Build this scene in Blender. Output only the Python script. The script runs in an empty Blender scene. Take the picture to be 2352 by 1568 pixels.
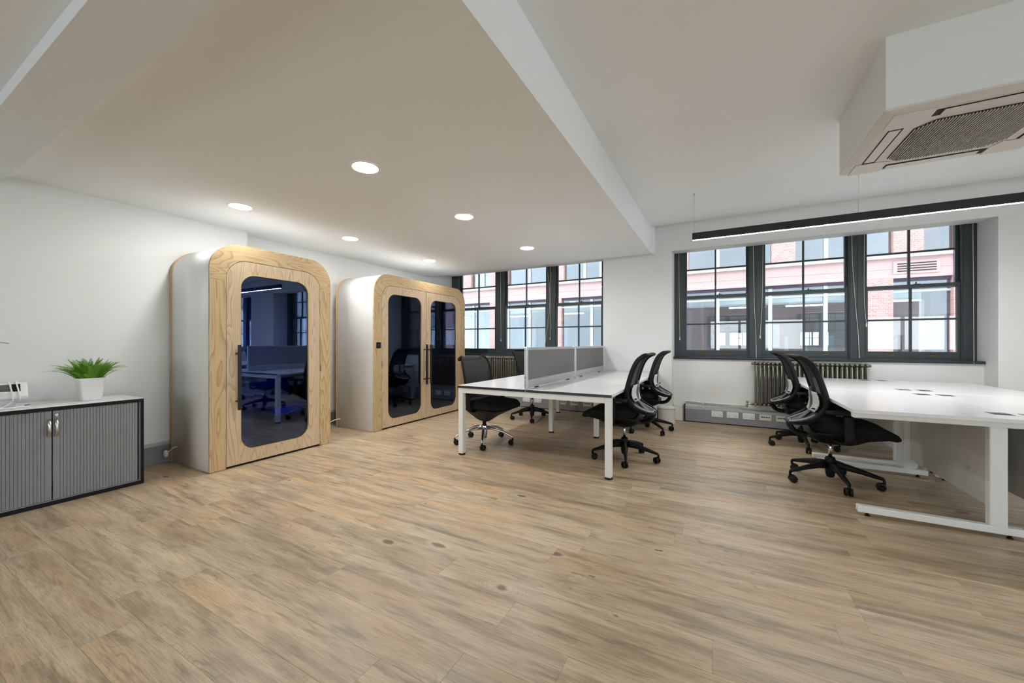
import bpy, bmesh, math, random
from mathutils import Vector, Matrix
random.seed(11)
PI = math.pi
S = bpy.context.scene
COL = S.collection

# ------------------------------------------------------------------ camera
F_PX, HOR = 879.0, 788.5
TH = math.atan2(474.0, F_PX)
cd = bpy.data.cameras.new('camera')
cam = bpy.data.objects.new('camera', cd); COL.objects.link(cam)
cam.location = (0, 0, 1.17)
cam.rotation_euler = (PI/2, 0, TH)
cd.sensor_fit = 'HORIZONTAL'; cd.sensor_width = 36.0
cd.lens = 36.0*F_PX/2352.0
cd.shift_y = (HOR-784.0)/2352.0
cd.clip_start = 0.05; cd.clip_end = 200
S.camera = cam

# ------------------------------------------------------------------ world, sun, exposure
W = bpy.data.worlds.new('sky'); S.world = W; W.use_nodes = True
wn = W.node_tree.nodes; wl = W.node_tree.links
for n in list(wn): wn.remove(n)
wo = wn.new('ShaderNodeOutputWorld'); wb = wn.new('ShaderNodeBackground')
wb.inputs['Color'].default_value = (0.90, 0.96, 1.0, 1.0)        # even overcast sky
wb.inputs['Strength'].default_value = 4.8
wl.new(wb.outputs[0], wo.inputs[0])

S.view_settings.view_transform = 'Standard'
S.view_settings.look = 'None'
S.view_settings.gamma = 1.0
S.view_settings.use_curve_mapping = False
S.view_settings.exposure = 0.68
S.cycles.use_denoising = True
S.cycles.max_bounces = 7; S.cycles.diffuse_bounces = 5; S.cycles.glossy_bounces = 3
S.cycles.transparent_max_bounces = 8; S.cycles.transmission_bounces = 2
S.cycles.use_adaptive_sampling = True; S.cycles.adaptive_threshold = 0.08; S.cycles.adaptive_min_samples = 20; S.cycles.use_light_tree = False
S.cycles.sample_clamp_indirect = 8.0
S.cycles.caustics_reflective = False; S.cycles.caustics_refractive = False

LAMP_W = 9.0      # radiant power of one downlight
PEND_W = 28.0      # radiant power of the pendant

# ------------------------------------------------------------------ material helpers
class NT:
    def __init__(self, name):
        self.m = bpy.data.materials.new(name); self.m.use_nodes = True
        self.t = self.m.node_tree; self.t.nodes.clear()
        self.out = self.t.nodes.new('ShaderNodeOutputMaterial')
    def n(self, typ, **kw):
        nd = self.t.nodes.new('ShaderNode'+typ)
        for k, v in kw.items():
            if k.startswith('i_'):
                key = k[2:]
                key = int(key) if key.isdigit() else key.replace('_', ' ')
                if hasattr(v, 'is_linked'): self.t.links.new(v, nd.inputs[key])
                else: nd.inputs[key].default_value = v
            else: setattr(nd, k, v)
        return nd
    def l(self, a, b): self.t.links.new(a, b)
    def ramp(self, fac, stops, interp='LINEAR'):
        r = self.n('ValToRGB'); self.l(fac, r.inputs[0]); cr = r.color_ramp; cr.interpolation = interp
        while len(cr.elements) < len(stops): cr.elements.new(0.5)
        for e, (p, c) in zip(cr.elements, stops):
            e.position = p; e.color = (c, c, c, 1) if not hasattr(c, '__len__') else (*c, 1)
        return r.outputs[0]
    def mix(self, fac, a, b, mode='MIX'):
        m = self.n('MixRGB', blend_type=mode)
        for i, v in ((0, fac), (1, a), (2, b)):
            if hasattr(v, 'is_linked'): self.l(v, m.inputs[i])
            elif i == 0: m.inputs[0].default_value = v
            else: m.inputs[i].default_value = (*v, 1)
        return m.outputs[0]
    def math(self, op, a, b=0.5, c=0.5):
        m = self.n('Math', operation=op)
        for i, v in enumerate((a, b, c)):
            if hasattr(v, 'is_linked'): self.l(v, m.inputs[i])
            else: m.inputs[i].default_value = v
        return m.outputs[0]
    def obj(self, scale=(1, 1, 1), loc=None, rot=(0, 0, 0), src='Object'):
        tc = self.n('TexCoord'); mp = self.n('Mapping')
        self.l(tc.outputs[src], mp.inputs[0]); mp.inputs['Scale'].default_value = scale
        mp.inputs['Rotation'].default_value = rot
        if loc is not None:
            if hasattr(loc, 'is_linked'): self.l(loc, mp.inputs['Location'])
            else: mp.inputs['Location'].default_value = loc
        return mp.outputs[0]
    def noise(self, vec, scale=5, detail=4, rough=0.5, dist=0.0):
        n = self.n('TexNoise'); self.l(vec, n.inputs['Vector'])
        n.inputs['Scale'].default_value = scale; n.inputs['Detail'].default_value = detail
        n.inputs['Roughness'].default_value = rough; n.inputs['Distortion'].default_value = dist
        return n.outputs['Fac']
    def pbr(self, color, rough=0.5, metal=0.0, bump=None, bstr=0.1, bdist=0.01, spec=0.5, emit=None, estr=0, coat=0):
        p = self.n('BsdfPrincipled')
        for k, v in (('Base Color', color), ('Roughness', rough), ('Metallic', metal), ('Specular IOR Level', spec), ('Coat Weight', coat)):
            if hasattr(v, 'is_linked'): self.l(v, p.inputs[k])
            elif hasattr(v, '__len__'): p.inputs[k].default_value = (*v, 1)
            else: p.inputs[k].default_value = v
        if emit: p.inputs['Emission Color'].default_value = (*emit, 1); p.inputs['Emission Strength'].default_value = estr
        if bump is not None:
            b = self.n('Bump'); b.inputs['Strength'].default_value = bstr; b.inputs['Distance'].default_value = bdist
            self.l(bump, b.inputs['Height']); self.l(b.outputs[0], p.inputs['Normal'])
        self.l(p.outputs[0], self.out.inputs[0]); return p

M = {}
def plain(name, col, rough=0.5, metal=0.0, nz=0.04, scale=60, bstr=0.04, spec=0.5, coat=0):
    t = NT(name); v = t.obj(); f = t.noise(v, scale, 1)
    c = t.mix(f, tuple(max(0, x*(1-nz)) for x in col), tuple(min(1, x*(1+nz)) for x in col))
    t.pbr(c, rough, metal, None, spec=spec, coat=coat); M[name] = t.m; return t.m

def srgb(r, g, b):
    f = lambda x: x/12.92 if x <= 0.04045 else ((x+0.055)/1.055)**2.4
    return tuple(f(x/255.0) for x in (r, g, b))

def paint(name, col, rough=0.75):
    t = NT(name); v = t.obj()
    big = t.noise(v, 0.7, 2)
    c = t.mix(big, tuple(x*0.975 for x in col), tuple(min(1, x*1.015) for x in col))
    t.pbr(c, rough, 0, None, spec=0.3); M[name] = t.m
paint('wall_paint', (0.78, 0.785, 0.775)); paint('ceiling_paint', (0.89, 0.90, 0.91), 0.85); paint('beam_paint', (0.82, 0.85, 0.87), 0.8)
plain('skirting_grey', srgb(128, 129, 132), 0.5); plain('skirting_top', srgb(168, 169, 172), 0.5)
plain('trunk_white', srgb(226, 224, 216), 0.45); plain('trunk_grey', srgb(142, 143, 147), 0.5)
plain('frame_dark', srgb(56, 64, 68), 0.42, scale=30); plain('frame_dark_gloss', srgb(52, 60, 64), 0.25)
plain('white_laminate', (0.80, 0.80, 0.79), 0.35); plain('desk_white', (0.81, 0.81, 0.82), 0.22, nz=0.01, bstr=0.01)
plain('desk_edge_dark', srgb(38, 44, 52), 0.35); plain('desk_edge_light', srgb(200, 200, 200), 0.4)
plain('powder_white', (0.80, 0.80, 0.79), 0.35, nz=0.01); plain('panel_grey', srgb(205, 205, 205), 0.5)
plain('black_plastic', (0.008, 0.008, 0.009), 0.52, nz=0.2, spec=0.2); plain('black_rubber', (0.008, 0.008, 0.008), 0.6, spec=0.3)
plain('black_metal', (0.010, 0.011, 0.012), 0.35); plain('dark_grey_plastic', srgb(52, 53, 57), 0.45)
plain('grey_plastic', srgb(92, 93, 98), 0.4); plain('light_rim', srgb(196, 196, 200), 0.35)
plain('white_plastic', srgb(232, 232, 230), 0.35); plain('cream_plastic', srgb(214, 210, 192), 0.4)
plain('aluminium', srgb(196, 198, 200), 0.35, 0.85, bstr=0.02); plain('chrome', (0.62, 0.62, 0.63), 0.12, 1.0, nz=0.01, bstr=0)
plain('steel_satin', srgb(205, 203, 198), 0.28, 1.0); plain('brass', srgb(104, 88, 50), 0.4, 1.0)
plain('radiator', srgb(136, 131, 118), 0.28, 0.85, nz=0.12, scale=25); plain('pot_white', (0.84, 0.84, 0.85), 0.3)
plain('soil', (0.03, 0.02, 0.012), 0.9); plain('cord_white', srgb(226, 222, 206), 0.6); plain('blue_plug', srgb(24, 74, 150), 0.35)
plain('dark_hole', (0.006, 0.006, 0.006), 0.8); plain('hvac_white', srgb(214, 208, 202), 0.45, nz=0.01)
plain('screen_grey', srgb(92, 94, 94), 0.2)

def fabric(name, col, scale=900, rough=0.95, nz=0.25):
    t = NT(name); v = t.obj(); f = t.noise(v, scale, 2); g = t.noise(v, 8, 3)
    c = t.mix(f, tuple(x*(1-nz) for x in col), tuple(x*(1+nz) for x in col))
    c = t.mix(t.math('MULTIPLY', g, 0.25), c, tuple(x*0.6 for x in col))
    t.pbr(c, rough, 0, f, 0.25, 0.002, 0.2); M[name] = t.m
fabric('seat_fabric', (0.012, 0.012, 0.013)); fabric('screen_fabric', srgb(126, 125, 124), 700, nz=0.12)
fabric('blue_felt', srgb(16, 52, 110)); fabric('teal_felt', srgb(8, 104, 146)); fabric('blue_seat', srgb(18, 72, 196)); fabric('dark_felt', srgb(16, 20, 44))

def meshfab(name, col, hole):                      # woven chair mesh: dark threads with fine gaps
    t = NT(name); v = t.obj((1, 1, 1))
    sx = t.n('SeparateXYZ'); t.l(v, sx.inputs[0])
    a = t.math('SINE', t.math('MULTIPLY', sx.outputs[1], 1400)); b = t.math('SINE', t.math('MULTIPLY', sx.outputs[2], 1400))
    h = t.math('MULTIPLY', t.math('GREATER_THAN', a, 0.1), t.math('GREATER_THAN', b, 0.1))
    p = t.n('BsdfPrincipled'); p.inputs['Base Color'].default_value = (*col, 1); p.inputs['Roughness'].default_value = 0.8
    tr = t.n('BsdfTransparent'); mx = t.n('MixShader'); t.l(t.math('MULTIPLY', h, hole), mx.inputs[0])
    t.l(p.outputs[0], mx.inputs[1]); t.l(tr.outputs[0], mx.inputs[2]); t.l(mx.outputs[0], t.out.inputs[0]); M[name] = t.m
meshfab('chair_mesh', (0.014, 0.014, 0.015), 0.30)

def perforated():
    t = NT('perforated_white'); v = t.obj((1, 60, 60)); vo = t.n('TexVoronoi'); t.l(v, vo.inputs['Vector'])
    vo.inputs['Scale'].default_value = 1.0; vo.inputs['Randomness'].default_value = 0.0
    c = t.ramp(vo.outputs['Distance'], [(0.20, (0.10, 0.10, 0.10)), (0.26, (0.74, 0.74, 0.73))])
    t.pbr(c, 0.4); M['perforated_white'] = t.m
perforated()

def glass(name, tint, refl, tr_col):
    t = NT(name); fr = t.n('Fresnel'); fr.inputs[0].default_value = 1.5
    f = t.math('ADD', t.math('MULTIPLY', fr.outputs[0], 0.9), refl)
    tr = t.n('BsdfTransparent'); tr.inputs[0].default_value = (*tr_col, 1)
    gl = t.n('BsdfGlossy'); gl.inputs[0].default_value = (*tint, 1); gl.inputs['Roughness'].default_value = 0.004
    mx = t.n('MixShader'); t.l(f, mx.inputs[0]); t.l(tr.outputs[0], mx.inputs[1]); t.l(gl.outputs[0], mx.inputs[2])
    t.l(mx.outputs[0], t.out.inputs[0]); M[name] = t.m
glass('window_glass', (1, 1, 1), 0.01, (0.96, 0.98, 0.98))
glass('booth_glass', (0.60, 0.74, 1.0), 0.075, (0.48, 0.64, 0.95))
glass('facade_glass', (0.95, 0.98, 1.0), 0.12, (0.85, 0.92, 0.95))

def emis(name, col, st):
    t = NT(name); e = t.n('Emission'); e.inputs[0].default_value = (*col, 1); e.inputs[1].default_value = st
    t.l(e.outputs[0], t.out.inputs[0]); M[name] = t.m
emis('lamp_diffuser', (1.0, 0.99, 0.97), LAMP_W/(PI*PI*0.088**2))
emis('pendant_diffuser', (1.0, 0.99, 0.97), PEND_W/(PI*3.0*0.036))
emis('office_strip', (1.0, 0.98, 0.95), 8.0); M['office_strip'].cycles.emission_sampling = 'NONE'

def ash(name, axis, base=(215, 186, 146), tone=1.0, grainscale=1.0):
    # plain-sawn ash / oak veneer: contour lines of a stretched noise; grain runs along `axis`
    t = NT(name); st = [7.0, 7.0, 7.0]; st['xyz'.index(axis)] = 0.75
    oi = t.n('ObjectInfo'); cmb = t.n('CombineXYZ'); r = t.math('MULTIPLY', oi.outputs['Random'], 37.0)
    for i in range(3): t.l(r, cmb.inputs[i])
    v = t.obj(tuple(s*grainscale for s in st), cmb.outputs[0])
    n1 = t.noise(v, 0.75, 2.0, 0.45, 0.35)
    k = t.math('MULTIPLY', n1, 26.0); fr = t.math('FRACT', k)
    line = t.ramp(fr, [(0.0, 0.0), (0.55, 0.15), (0.86, 0.75), (0.94, 1.0), (1.0, 0.0)])
    st2 = [260.0, 260.0, 260.0]; st2['xyz'.index(axis)] = 7.0
    fine = t.noise(t.obj(tuple(st2)), 1.0, 3, 0.6)
    pale = srgb(*base); dark = srgb(base[0]-44, base[1]-54, base[2]-60)
    warm = srgb(base[0]-6, base[1]-12, base[2]-22)
    big = t.noise(t.obj((1.3, 1.3, 1.3)), 1.0, 2)
    c = t.mix(big, pale, warm); c = t.mix(t.math('MULTIPLY', line, 0.80), c, dark)
    c = t.mix(t.math('MULTIPLY', t.ramp(fine, [(0.35, 1.0), (0.62, 0.0)]), 0.22), c, dark)
    if tone != 1.0: c = t.mix(1.0, c, (tone, tone, tone), 'MULTIPLY')
    t.pbr(c, 0.5, 0, fine, 0.05, 0.001, 0.35); M[name] = t.m
ash('ash_upright', 'z', (214, 196, 170)); ash('oak_upright', 'z', (208, 185, 149)); ash('oak_across', 'y', (208, 185, 149))
plain('ply_edge', srgb(196, 160, 112), 0.6, nz=0.12, scale=200)
ash('ply_top', 'y', (208, 184, 148))

def floorwood():
    t = NT('floor_wood'); oi = t.n('ObjectInfo')
    r = t.math('MULTIPLY', oi.outputs['Random'], 91.0); cmb = t.n('CombineXYZ')
    for i in range(3): t.l(r, cmb.inputs[i])
    tc = t.n('TexCoord'); add = t.n('VectorMath', operation='ADD'); t.l(tc.outputs['Object'], add.inputs[0]); t.l(cmb.outputs[0], add.inputs[1])
    P = add.outputs[0]
    def mp(s):
        m = t.n('Mapping'); t.l(P, m.inputs[0]); m.inputs['Scale'].default_value = s; return m.outputs[0]
    n1 = t.noise(mp((1.6, 12, 3)), 1.0, 4, 0.55, 0.4)            # broad smoky streaks
    n2 = t.noise(mp((3.2, 26, 5)), 1.0, 4, 0.6, 0.3)             # narrower streaks
    n3 = t.noise(mp((9, 240, 9)), 1.0, 3, 0.65)                  # fine grain
    n4 = t.noise(mp((1.1, 5.5, 2)), 1.0, 2, 0.5)                 # warm patches
    ring = t.math('FRACT', t.math('MULTIPLY', t.noise(mp((1.5, 9, 2)), 1.0, 1.5, 0.5, 0.5), 16.0))
    ringl = t.ramp(ring, [(0.0, 0.0), (0.78, 0.0), (0.92, 1.0), (1.0, 0.1)])
    ringm = t.ramp(t.noise(mp((1.4, 5, 2)), 1.0, 1), [(0.56, 0.0), (0.66, 1.0)])
    pale = srgb(203, 183, 154); grey = srgb(163, 144, 118); dark = srgb(106, 90, 72); warm = srgb(212, 175, 134)
    c = t.mix(t.ramp(n1, [(0.34, 1.0), (0.60, 0.0)]), pale, grey)
    c = t.mix(t.math('MULTIPLY', t.ramp(n4, [(0.48, 0.0), (0.68, 1.0)]), 0.55), c, warm)
    c = t.mix(t.math('MULTIPLY', t.ramp(n2, [(0.28, 1.0), (0.48, 0.0)]), 0.60), c, dark)
    c = t.mix(t.math('MULTIPLY', t.ramp(n3, [(0.38, 1.0), (0.56, 0.0)]), 0.36), c, dark)
    c = t.mix(t.math('MULTIPLY', t.math('MULTIPLY', ringl, ringm), 0.40), c, dark)
    # knots: stretched cells, only some of them carry one
    wob = t.n('VectorMath', operation='ADD'); nz = t.n('TexNoise'); t.l(mp((14, 22, 10)), nz.inputs['Vector']); nz.inputs['Scale'].default_value = 1.0
    sc = t.n('VectorMath', operation='SCALE'); t.l(nz.outputs['Color'], sc.inputs[0]); sc.inputs['Scale'].default_value = 0.16
    t.l(mp((2.6, 6.0, 0.01)), wob.inputs[0]); t.l(sc.outputs[0], wob.inputs[1])
    vo = t.n('TexVoronoi'); t.l(wob.outputs[0], vo.inputs['Vector']); vo.inputs['Scale'].default_value = 1.0; vo.inputs['Randomness'].default_value = 1.0
    sep = t.n('SeparateColor'); t.l(vo.outputs['Color'], sep.inputs[0])
    has = t.math('GREATER_THAN', sep.outputs[0], 0.50)
    size = t.math('MULTIPLY_ADD', sep.outputs[1], 1.3, 0.6)
    d = t.math('DIVIDE', vo.outputs['Distance'], size)
    core = t.ramp(d, [(0.045, 1.0), (0.075, 0.0)]); halo = t.ramp(d, [(0.06, 0.0), (0.085, 1.0), (0.15, 0.0)])
    rr = t.math('MULTIPLY', t.ramp(d, [(0.08, 1.0), (0.30, 0.0)]), t.ramp(t.math('FRACT', t.math('MULTIPLY', d, 34.0)), [(0.55, 0.0), (0.85, 1.0), (1.0, 0.0)]))
    c = t.mix(t.math('MULTIPLY', t.math('MULTIPLY', has, rr), 0.40), c, dark)
    c = t.mix(t.math('MULTIPLY', t.math('MULTIPLY', has, halo), 0.30), c, srgb(216, 202, 176))
    c = t.mix(t.math('MULTIPLY', t.math('MULTIPLY', has, core), 0.80), c, srgb(98, 70, 48))
    var = t.math('MULTIPLY_ADD', oi.outputs['Random'], 0.16, 0.91)
    vc = t.n('CombineXYZ')
    for i in range(3): t.l(var, vc.inputs[i])
    c = t.mix(1.0, c, vc.outputs[0], 'MULTIPLY')
    ro = t.math('MULTIPLY_ADD', n3, 0.14, 0.29)
    t.pbr(c, ro, 0, n3, 0.10, 0.0015, 0.45); M['floor_wood'] = t.m
floorwood()

def leafmat(name, a, b):
    t = NT(name); oi = t.n('ObjectInfo'); f = t.noise(t.obj(), 30, 2)
    c = t.mix(oi.outputs['Random'], a, b); c = t.mix(t.math('MULTIPLY', f, 0.5), c, tuple(x*0.5 for x in a))
    t.pbr(c, 0.5); M[name] = t.m
leafmat('fern_green', srgb(64, 134, 20), srgb(150, 196, 56)); leafmat('spike_green', srgb(58, 92, 40), srgb(90, 128, 60))

def brickmat():
    t = NT('facade_brick'); v = t.obj((1, 1, 1), rot=(PI/2, 0, 0)); b = t.n('TexBrick'); t.l(v, b.inputs['Vector'])
    b.inputs['Scale'].default_value = 4.2; b.inputs['Color1'].default_value = (*srgb(176, 138, 134), 1); b.inputs['Color2'].default_value = (*srgb(162, 118, 115), 1)
    b.inputs['Mortar'].default_value = (*srgb(192, 172, 168), 1); b.inputs['Mortar Size'].default_value = 0.018
    t.pbr(b.outputs['Color'], 0.85); M['facade_brick'] = t.m
brickmat()
plain('facade_band', srgb(176, 148, 146), 0.8, nz=0.05, scale=3); plain('facade_coping', srgb(186, 176, 172), 0.8)
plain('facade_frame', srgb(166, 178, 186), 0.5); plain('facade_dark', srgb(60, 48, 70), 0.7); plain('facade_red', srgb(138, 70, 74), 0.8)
plain('office_wall', srgb(205, 205, 213), 0.9); plain('office_ceiling', srgb(196, 206, 206), 0.9); plain('office_floor', srgb(120, 120, 124), 0.9)
plain('office_white', srgb(236, 238, 236), 0.8); plain('office_blue', srgb(120, 196, 222), 0.8); plain('office_brick', srgb(186, 170, 172), 0.9, nz=0.15, scale=14)
plain('street_brick', srgb(112, 92, 88), 0.9, nz=0.15, scale=6); plain('facade_render', srgb(196, 200, 206), 0.9); plain('street', srgb(226, 226, 224), 0.9)

# ------------------------------------------------------------------ mesh helpers
class MB:
    def __init__(s): s.v = []; s.f = []; s.sm = []
    def add(s, vs, fs, smooth=False):
        o = len(s.v); s.v += [tuple(p) for p in vs]; s.f += [tuple(i+o for i in f) for f in fs]; s.sm += [smooth]*len(fs); return s
    def box(s, x0, x1, y0, y1, z0, z1):
        return s.add([(x0,y0,z0),(x1,y0,z0),(x1,y1,z0),(x0,y1,z0),(x0,y0,z1),(x1,y0,z1),(x1,y1,z1),(x0,y1,z1)],
                     [(0,3,2,1),(4,5,6,7),(0,1,5,4),(1,2,6,5),(2,3,7,6),(3,0,4,7)])
    def cbox(s, c, d): return s.box(c[0]-d[0]/2, c[0]+d[0]/2, c[1]-d[1]/2, c[1]+d[1]/2, c[2]-d[2]/2, c[2]+d[2]/2)
    @staticmethod
    def P(axis, a, p):
        return {'x': (a, p[0], p[1]), 'y': (p[0], a, p[1]), 'z': (p[0], p[1], a)}[axis]
    def prism(s, pts, axis, a0, a1, smooth=False):
        n = len(pts); vs = [MB.P(axis, a0, p) for p in pts]+[MB.P(axis, a1, p) for p in pts]
        s.add(vs, [tuple(range(n-1, -1, -1)), tuple(range(n, 2*n))])
        return s.add(vs, [(i, (i+1) % n, (i+1) % n+n, i+n) for i in range(n)], smooth)
    def ring(s, outer, inner, axis, a0, a1, closed=True, smooth=False):
        n = len(outer); vs = [MB.P(axis, a, p) for a in (a0, a1) for L in (outer, inner) for p in L]
        m = n if closed else n-1; fs = []
        for i in range(m):
            j = (i+1) % n
            fs += [(i, j, n+j, n+i), (2*n+i, 3*n+i, 3*n+j, 2*n+j), (i, 2*n+i, 2*n+j, j), (n+i, n+j, 3*n+j, 3*n+i)]
        if not closed:
            for e in (0, n-1): fs.append((e, n+e, 3*n+e, 2*n+e))
        return s.add(vs, fs, smooth)
    def loft(s, loops, cap=True, smooth=True, closed=True):
        n = len(loops[0]); vs = [p for L in loops for p in L]; fs = []
        for k in range(len(loops)-1):
            for i in range(n if closed else n-1):
                j = (i+1) % n; fs.append((k*n+i, k*n+j, (k+1)*n+j, (k+1)*n+i))
        s.add(vs, fs, smooth)
        if cap: s.add(loops[0], [tuple(range(n-1, -1, -1))]); s.add(loops[-1], [tuple(range(n))])
        return s
    def lathe(s, prof, n=24, c=(0, 0, 0), axis='z', smooth=True, cap=True):
        L = []
        for r, h in prof:
            lp = []
            for k in range(n):
                a = 2*PI*k/n; q = MB.P(axis, h, (r*math.cos(a), r*math.sin(a))); lp.append((c[0]+q[0], c[1]+q[1], c[2]+q[2]))
            L.append(lp)
        return s.loft(L, cap, smooth)
    def tube(s, path, r, n=8, closed=False, smooth=True, out=None):
        pts = [Vector(p) for p in path]; m = len(pts); loops = []
        ref = None
        for i, p in enumerate(pts):
            if closed: t = pts[(i+1) % m]-pts[i-1]
            else: t = pts[min(i+1, m-1)]-pts[max(i-1, 0)]
            t.normalize()
            if out is not None: a = Vector(out(p)); a = a-t*a.dot(t)
            else:
                if ref is None: ref = Vector((0, 0, 1)) if abs(t.z) < 0.9 else Vector((1, 0, 0))
                a = ref-t*ref.dot(t)
            if a.length < 1e-6: a = t.orthogonal()
            a.normalize(); b = t.cross(a)
            if out is None: ref = a
            rr = r[i] if isinstance(r, list) else r
            ra, rb = rr if isinstance(rr, tuple) else (rr, rr)
            loops.append([tuple(p+a*ra*math.cos(2*PI*k/n)+b*rb*math.sin(2*PI*k/n)) for k in range(n)])
        if closed: loops.append(loops[0]); return s.loft(loops, False, smooth)
        return s.loft(loops, True, smooth)
    def grid(s, rows, smooth=True): return s.loft(rows, False, smooth, closed=False)
    def xf(s, mat): s.v = [tuple(mat @ Vector(p)) for p in s.v]; return s
    def build(s, name, mat, parent=None, bevel=0.0, seg=1, solid=0.0):
        me = bpy.data.meshes.new(name); me.from_pydata(s.v, [], s.f); me.update()
        bm = bmesh.new(); bm.from_mesh(me)
        for f, sm in zip(bm.faces, s.sm): f.smooth = sm
        bmesh.ops.remove_doubles(bm, verts=bm.verts, dist=1e-5)
        bmesh.ops.recalc_face_normals(bm, faces=bm.faces)
        if bevel:
            es = [e for e in bm.edges if len(e.link_faces) == 2 and e.calc_face_angle(0) > 0.6]
            if es: bmesh.ops.bevel(bm, geom=es, offset=bevel, segments=seg, affect='EDGES', clamp_overlap=True)
        bm.to_mesh(me); bm.free()
        ob = bpy.data.objects.new(name, me); COL.objects.link(ob)
        if mat: me.materials.append(M[mat])
        if parent: ob.parent = parent
        if solid:
            md = ob.modifiers.new('thickness', 'SOLIDIFY'); md.thickness = solid; md.offset = 0
        return ob

def empty(name, loc=(0, 0, 0), rz=0.0):
    o = bpy.data.objects.new(name, None); COL.objects.link(o); o.location = loc; o.rotation_euler = (0, 0, rz)
    o.empty_display_size = 0.1; return o
def tag(o, label, cat, group=None):
    o['label'] = label; o['category'] = cat
    if group: o['group'] = group
    return o
def thing(name, label, cat, loc=(0, 0, 0), rz=0.0, group=None): return tag(empty(name, loc, rz), label, cat, group)
def struct(o): o['kind'] = 'structure'; return o
def copytree(o, parent=None):
    c = o.copy(); COL.objects.link(c); c.parent = parent
    for ch in list(o.children): copytree(ch, c)
    return c
def arc(cx, cy, r, a0, a1, n): return [(cx+r*math.cos(a0+(a1-a0)*k/n), cy+r*math.sin(a0+(a1-a0)*k/n)) for k in range(n+1)]
def rrect(a0, a1, b0, b1, rs, n=8):            # rounded rectangle, corners bl br tr tl
    if not hasattr(rs, '__len__'): rs = (rs,)*4
    bl, br, tr, tl = [max(r, 1e-4) for r in rs]
    return arc(a0+bl, b0+bl, bl, PI, 1.5*PI, n)+arc(a1-br, b0+br, br, 1.5*PI, 2*PI, n)+arc(a1-tr, b1-tr, tr, 0, PI/2, n)+arc(a0+tl, b1-tl, tl, PI/2, PI, n)
def catmull(P, m=6, closed=False):
    P = [Vector(p) for p in P]; n = len(P); out = []
    for i in range(n if closed else n-1):
        p0, p1, p2, p3 = (P[(i-1) % n], P[i], P[(i+1) % n], P[(i+2) % n]) if closed else (P[max(i-1, 0)], P[i], P[i+1], P[min(i+2, n-1)])
        for k in range(m):
            t = k/m; out.append(0.5*((2*p1)+(p2-p0)*t+(2*p0-5*p1+4*p2-p3)*t*t+(3*p1-p0-3*p2+p3)*t**3))
    if not closed: out.append(P[-1])
    return out

# ------------------------------------------------------------------ room shell
XL1, XL2, YJ = -4.81, -4.95, 2.45
YC, YU, YF = 6.12, 6.37, 6.50            # column front, wall under the sill, window frame plane
XE, YB = 8.5, -3.6
ZT = 3.3
struct(MB().prism([(XL1, YB), (XL1, YJ), (XL2, YJ), (XL2, 6.75), (-5.3, 6.75), (-5.3, YB)], 'z', 0, ZT).build('wall_left', 'wall_paint'))
wk = MB().box(-5.3, XE+0.2, YB-0.2, YB, 0, 0.90).box(-5.3, XE+0.2, YB-0.2, YB, 2.10, ZT)
ADDED_BWX = [(-4.4, -1.4), (-.3, 2.7), (4.2, 7.2)]  # openings of added windows behind the camera, for more daylight
for a, b in zip([-5.3]+[q[1] for q in ADDED_BWX], [q[0] for q in ADDED_BWX]+[XE+.2]): wk.box(a, b, YB-0.2, YB, 0.90, 2.10)
struct(wk.build('wall_back', 'wall_paint'))
wr = MB().box(XE, XE+0.2, YB, 6.75, 0, 0.30).box(XE, XE+0.2, YB, 6.75, 2.55, ZT)
ADDED_RWY = [(-3.3, -.6), (-.2, 2.5), (2.9, 5.6)]  # openings of added side windows, out of view, for more daylight
for a, b in zip([YB]+[q[1] for q in ADDED_RWY], [q[0] for q in ADDED_RWY]+[6.75]): wr.box(XE, XE+0.2, a, b, 0.30, 2.55)
struct(wr.build('wall_right', 'wall_paint'))
COLS = [(-1.635, -0.608), (2.656, 3.747), (7.02, XE)]
BAYS = [(-4.95, -1.635), (-0.608, 2.656), (3.747, 7.02)]
wf = MB()
for a, b in COLS: wf.box(a, b, YC, 6.75, 0, ZT)
for a, b in BAYS:
    wf.box(a, b, YU, 6.75, 0, 0.935)
    wf.prism([(YC, 2.54), (YF, 2.575), (YF, ZT), (YC, ZT)], 'x', a, b)
    wf.box(a, b, YF, 6.75, 2.80, ZT)
struct(wf.build('wall_far', 'wall_paint'))
cl = MB()
for a, b in COLS: cl.box(a, b, 6.751, 6.80, -.2, ZT)
for a, b in BAYS: cl.box(a, b, 6.751, 6.80, -.2, .93).box(a, b, 6.751, 6.80, 2.82, ZT)
struct(cl.build('wall_far_dim_cladding', 'street_brick'))  # unseen dark outer skin, added to dim reflections in the panes opposite
struct(MB().box(-5.3, XE+.2, 6.4, 6.75, ZT, 9.5).box(-45, -5.3, 6.4, 6.75, -4, 9.5).box(XE+.2, 45, 6.4, 6.75, -4, 9.5).box(-5.3, XE+.2, 6.4, 6.75, -4, -.2).build('wall_far_upper_screen', 'facade_render'))  # unseen storeys and thin side walls, added so facing panes reflect less sky
# lower ceiling with its flared edge at the window wall, and the shallow downstand beam
XD = -0.845
struct(MB().prism([(YB, 2.455), (5.68, 2.455), (5.86, 2.475), (6.0, 2.505), (6.08, 2.53), (YC, 2.541), (YC, ZT), (YB, ZT)], 'x', -5.3, XD).build('ceiling', 'ceiling_paint'))
struct(MB().prism([(YB, 2.80), (5.3, 2.80), (5.6, 2.825), (5.85, 2.87), (6.05, 2.92), (YC, 2.94), (YC, ZT), (YB, ZT)], 'x', XD, XE).build('ceiling', 'ceiling_paint'))
struct(MB().box(-4.81, XD, 0.480, 0.708, 2.385, 2.456).build('trim_1', 'beam_paint'))

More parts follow.
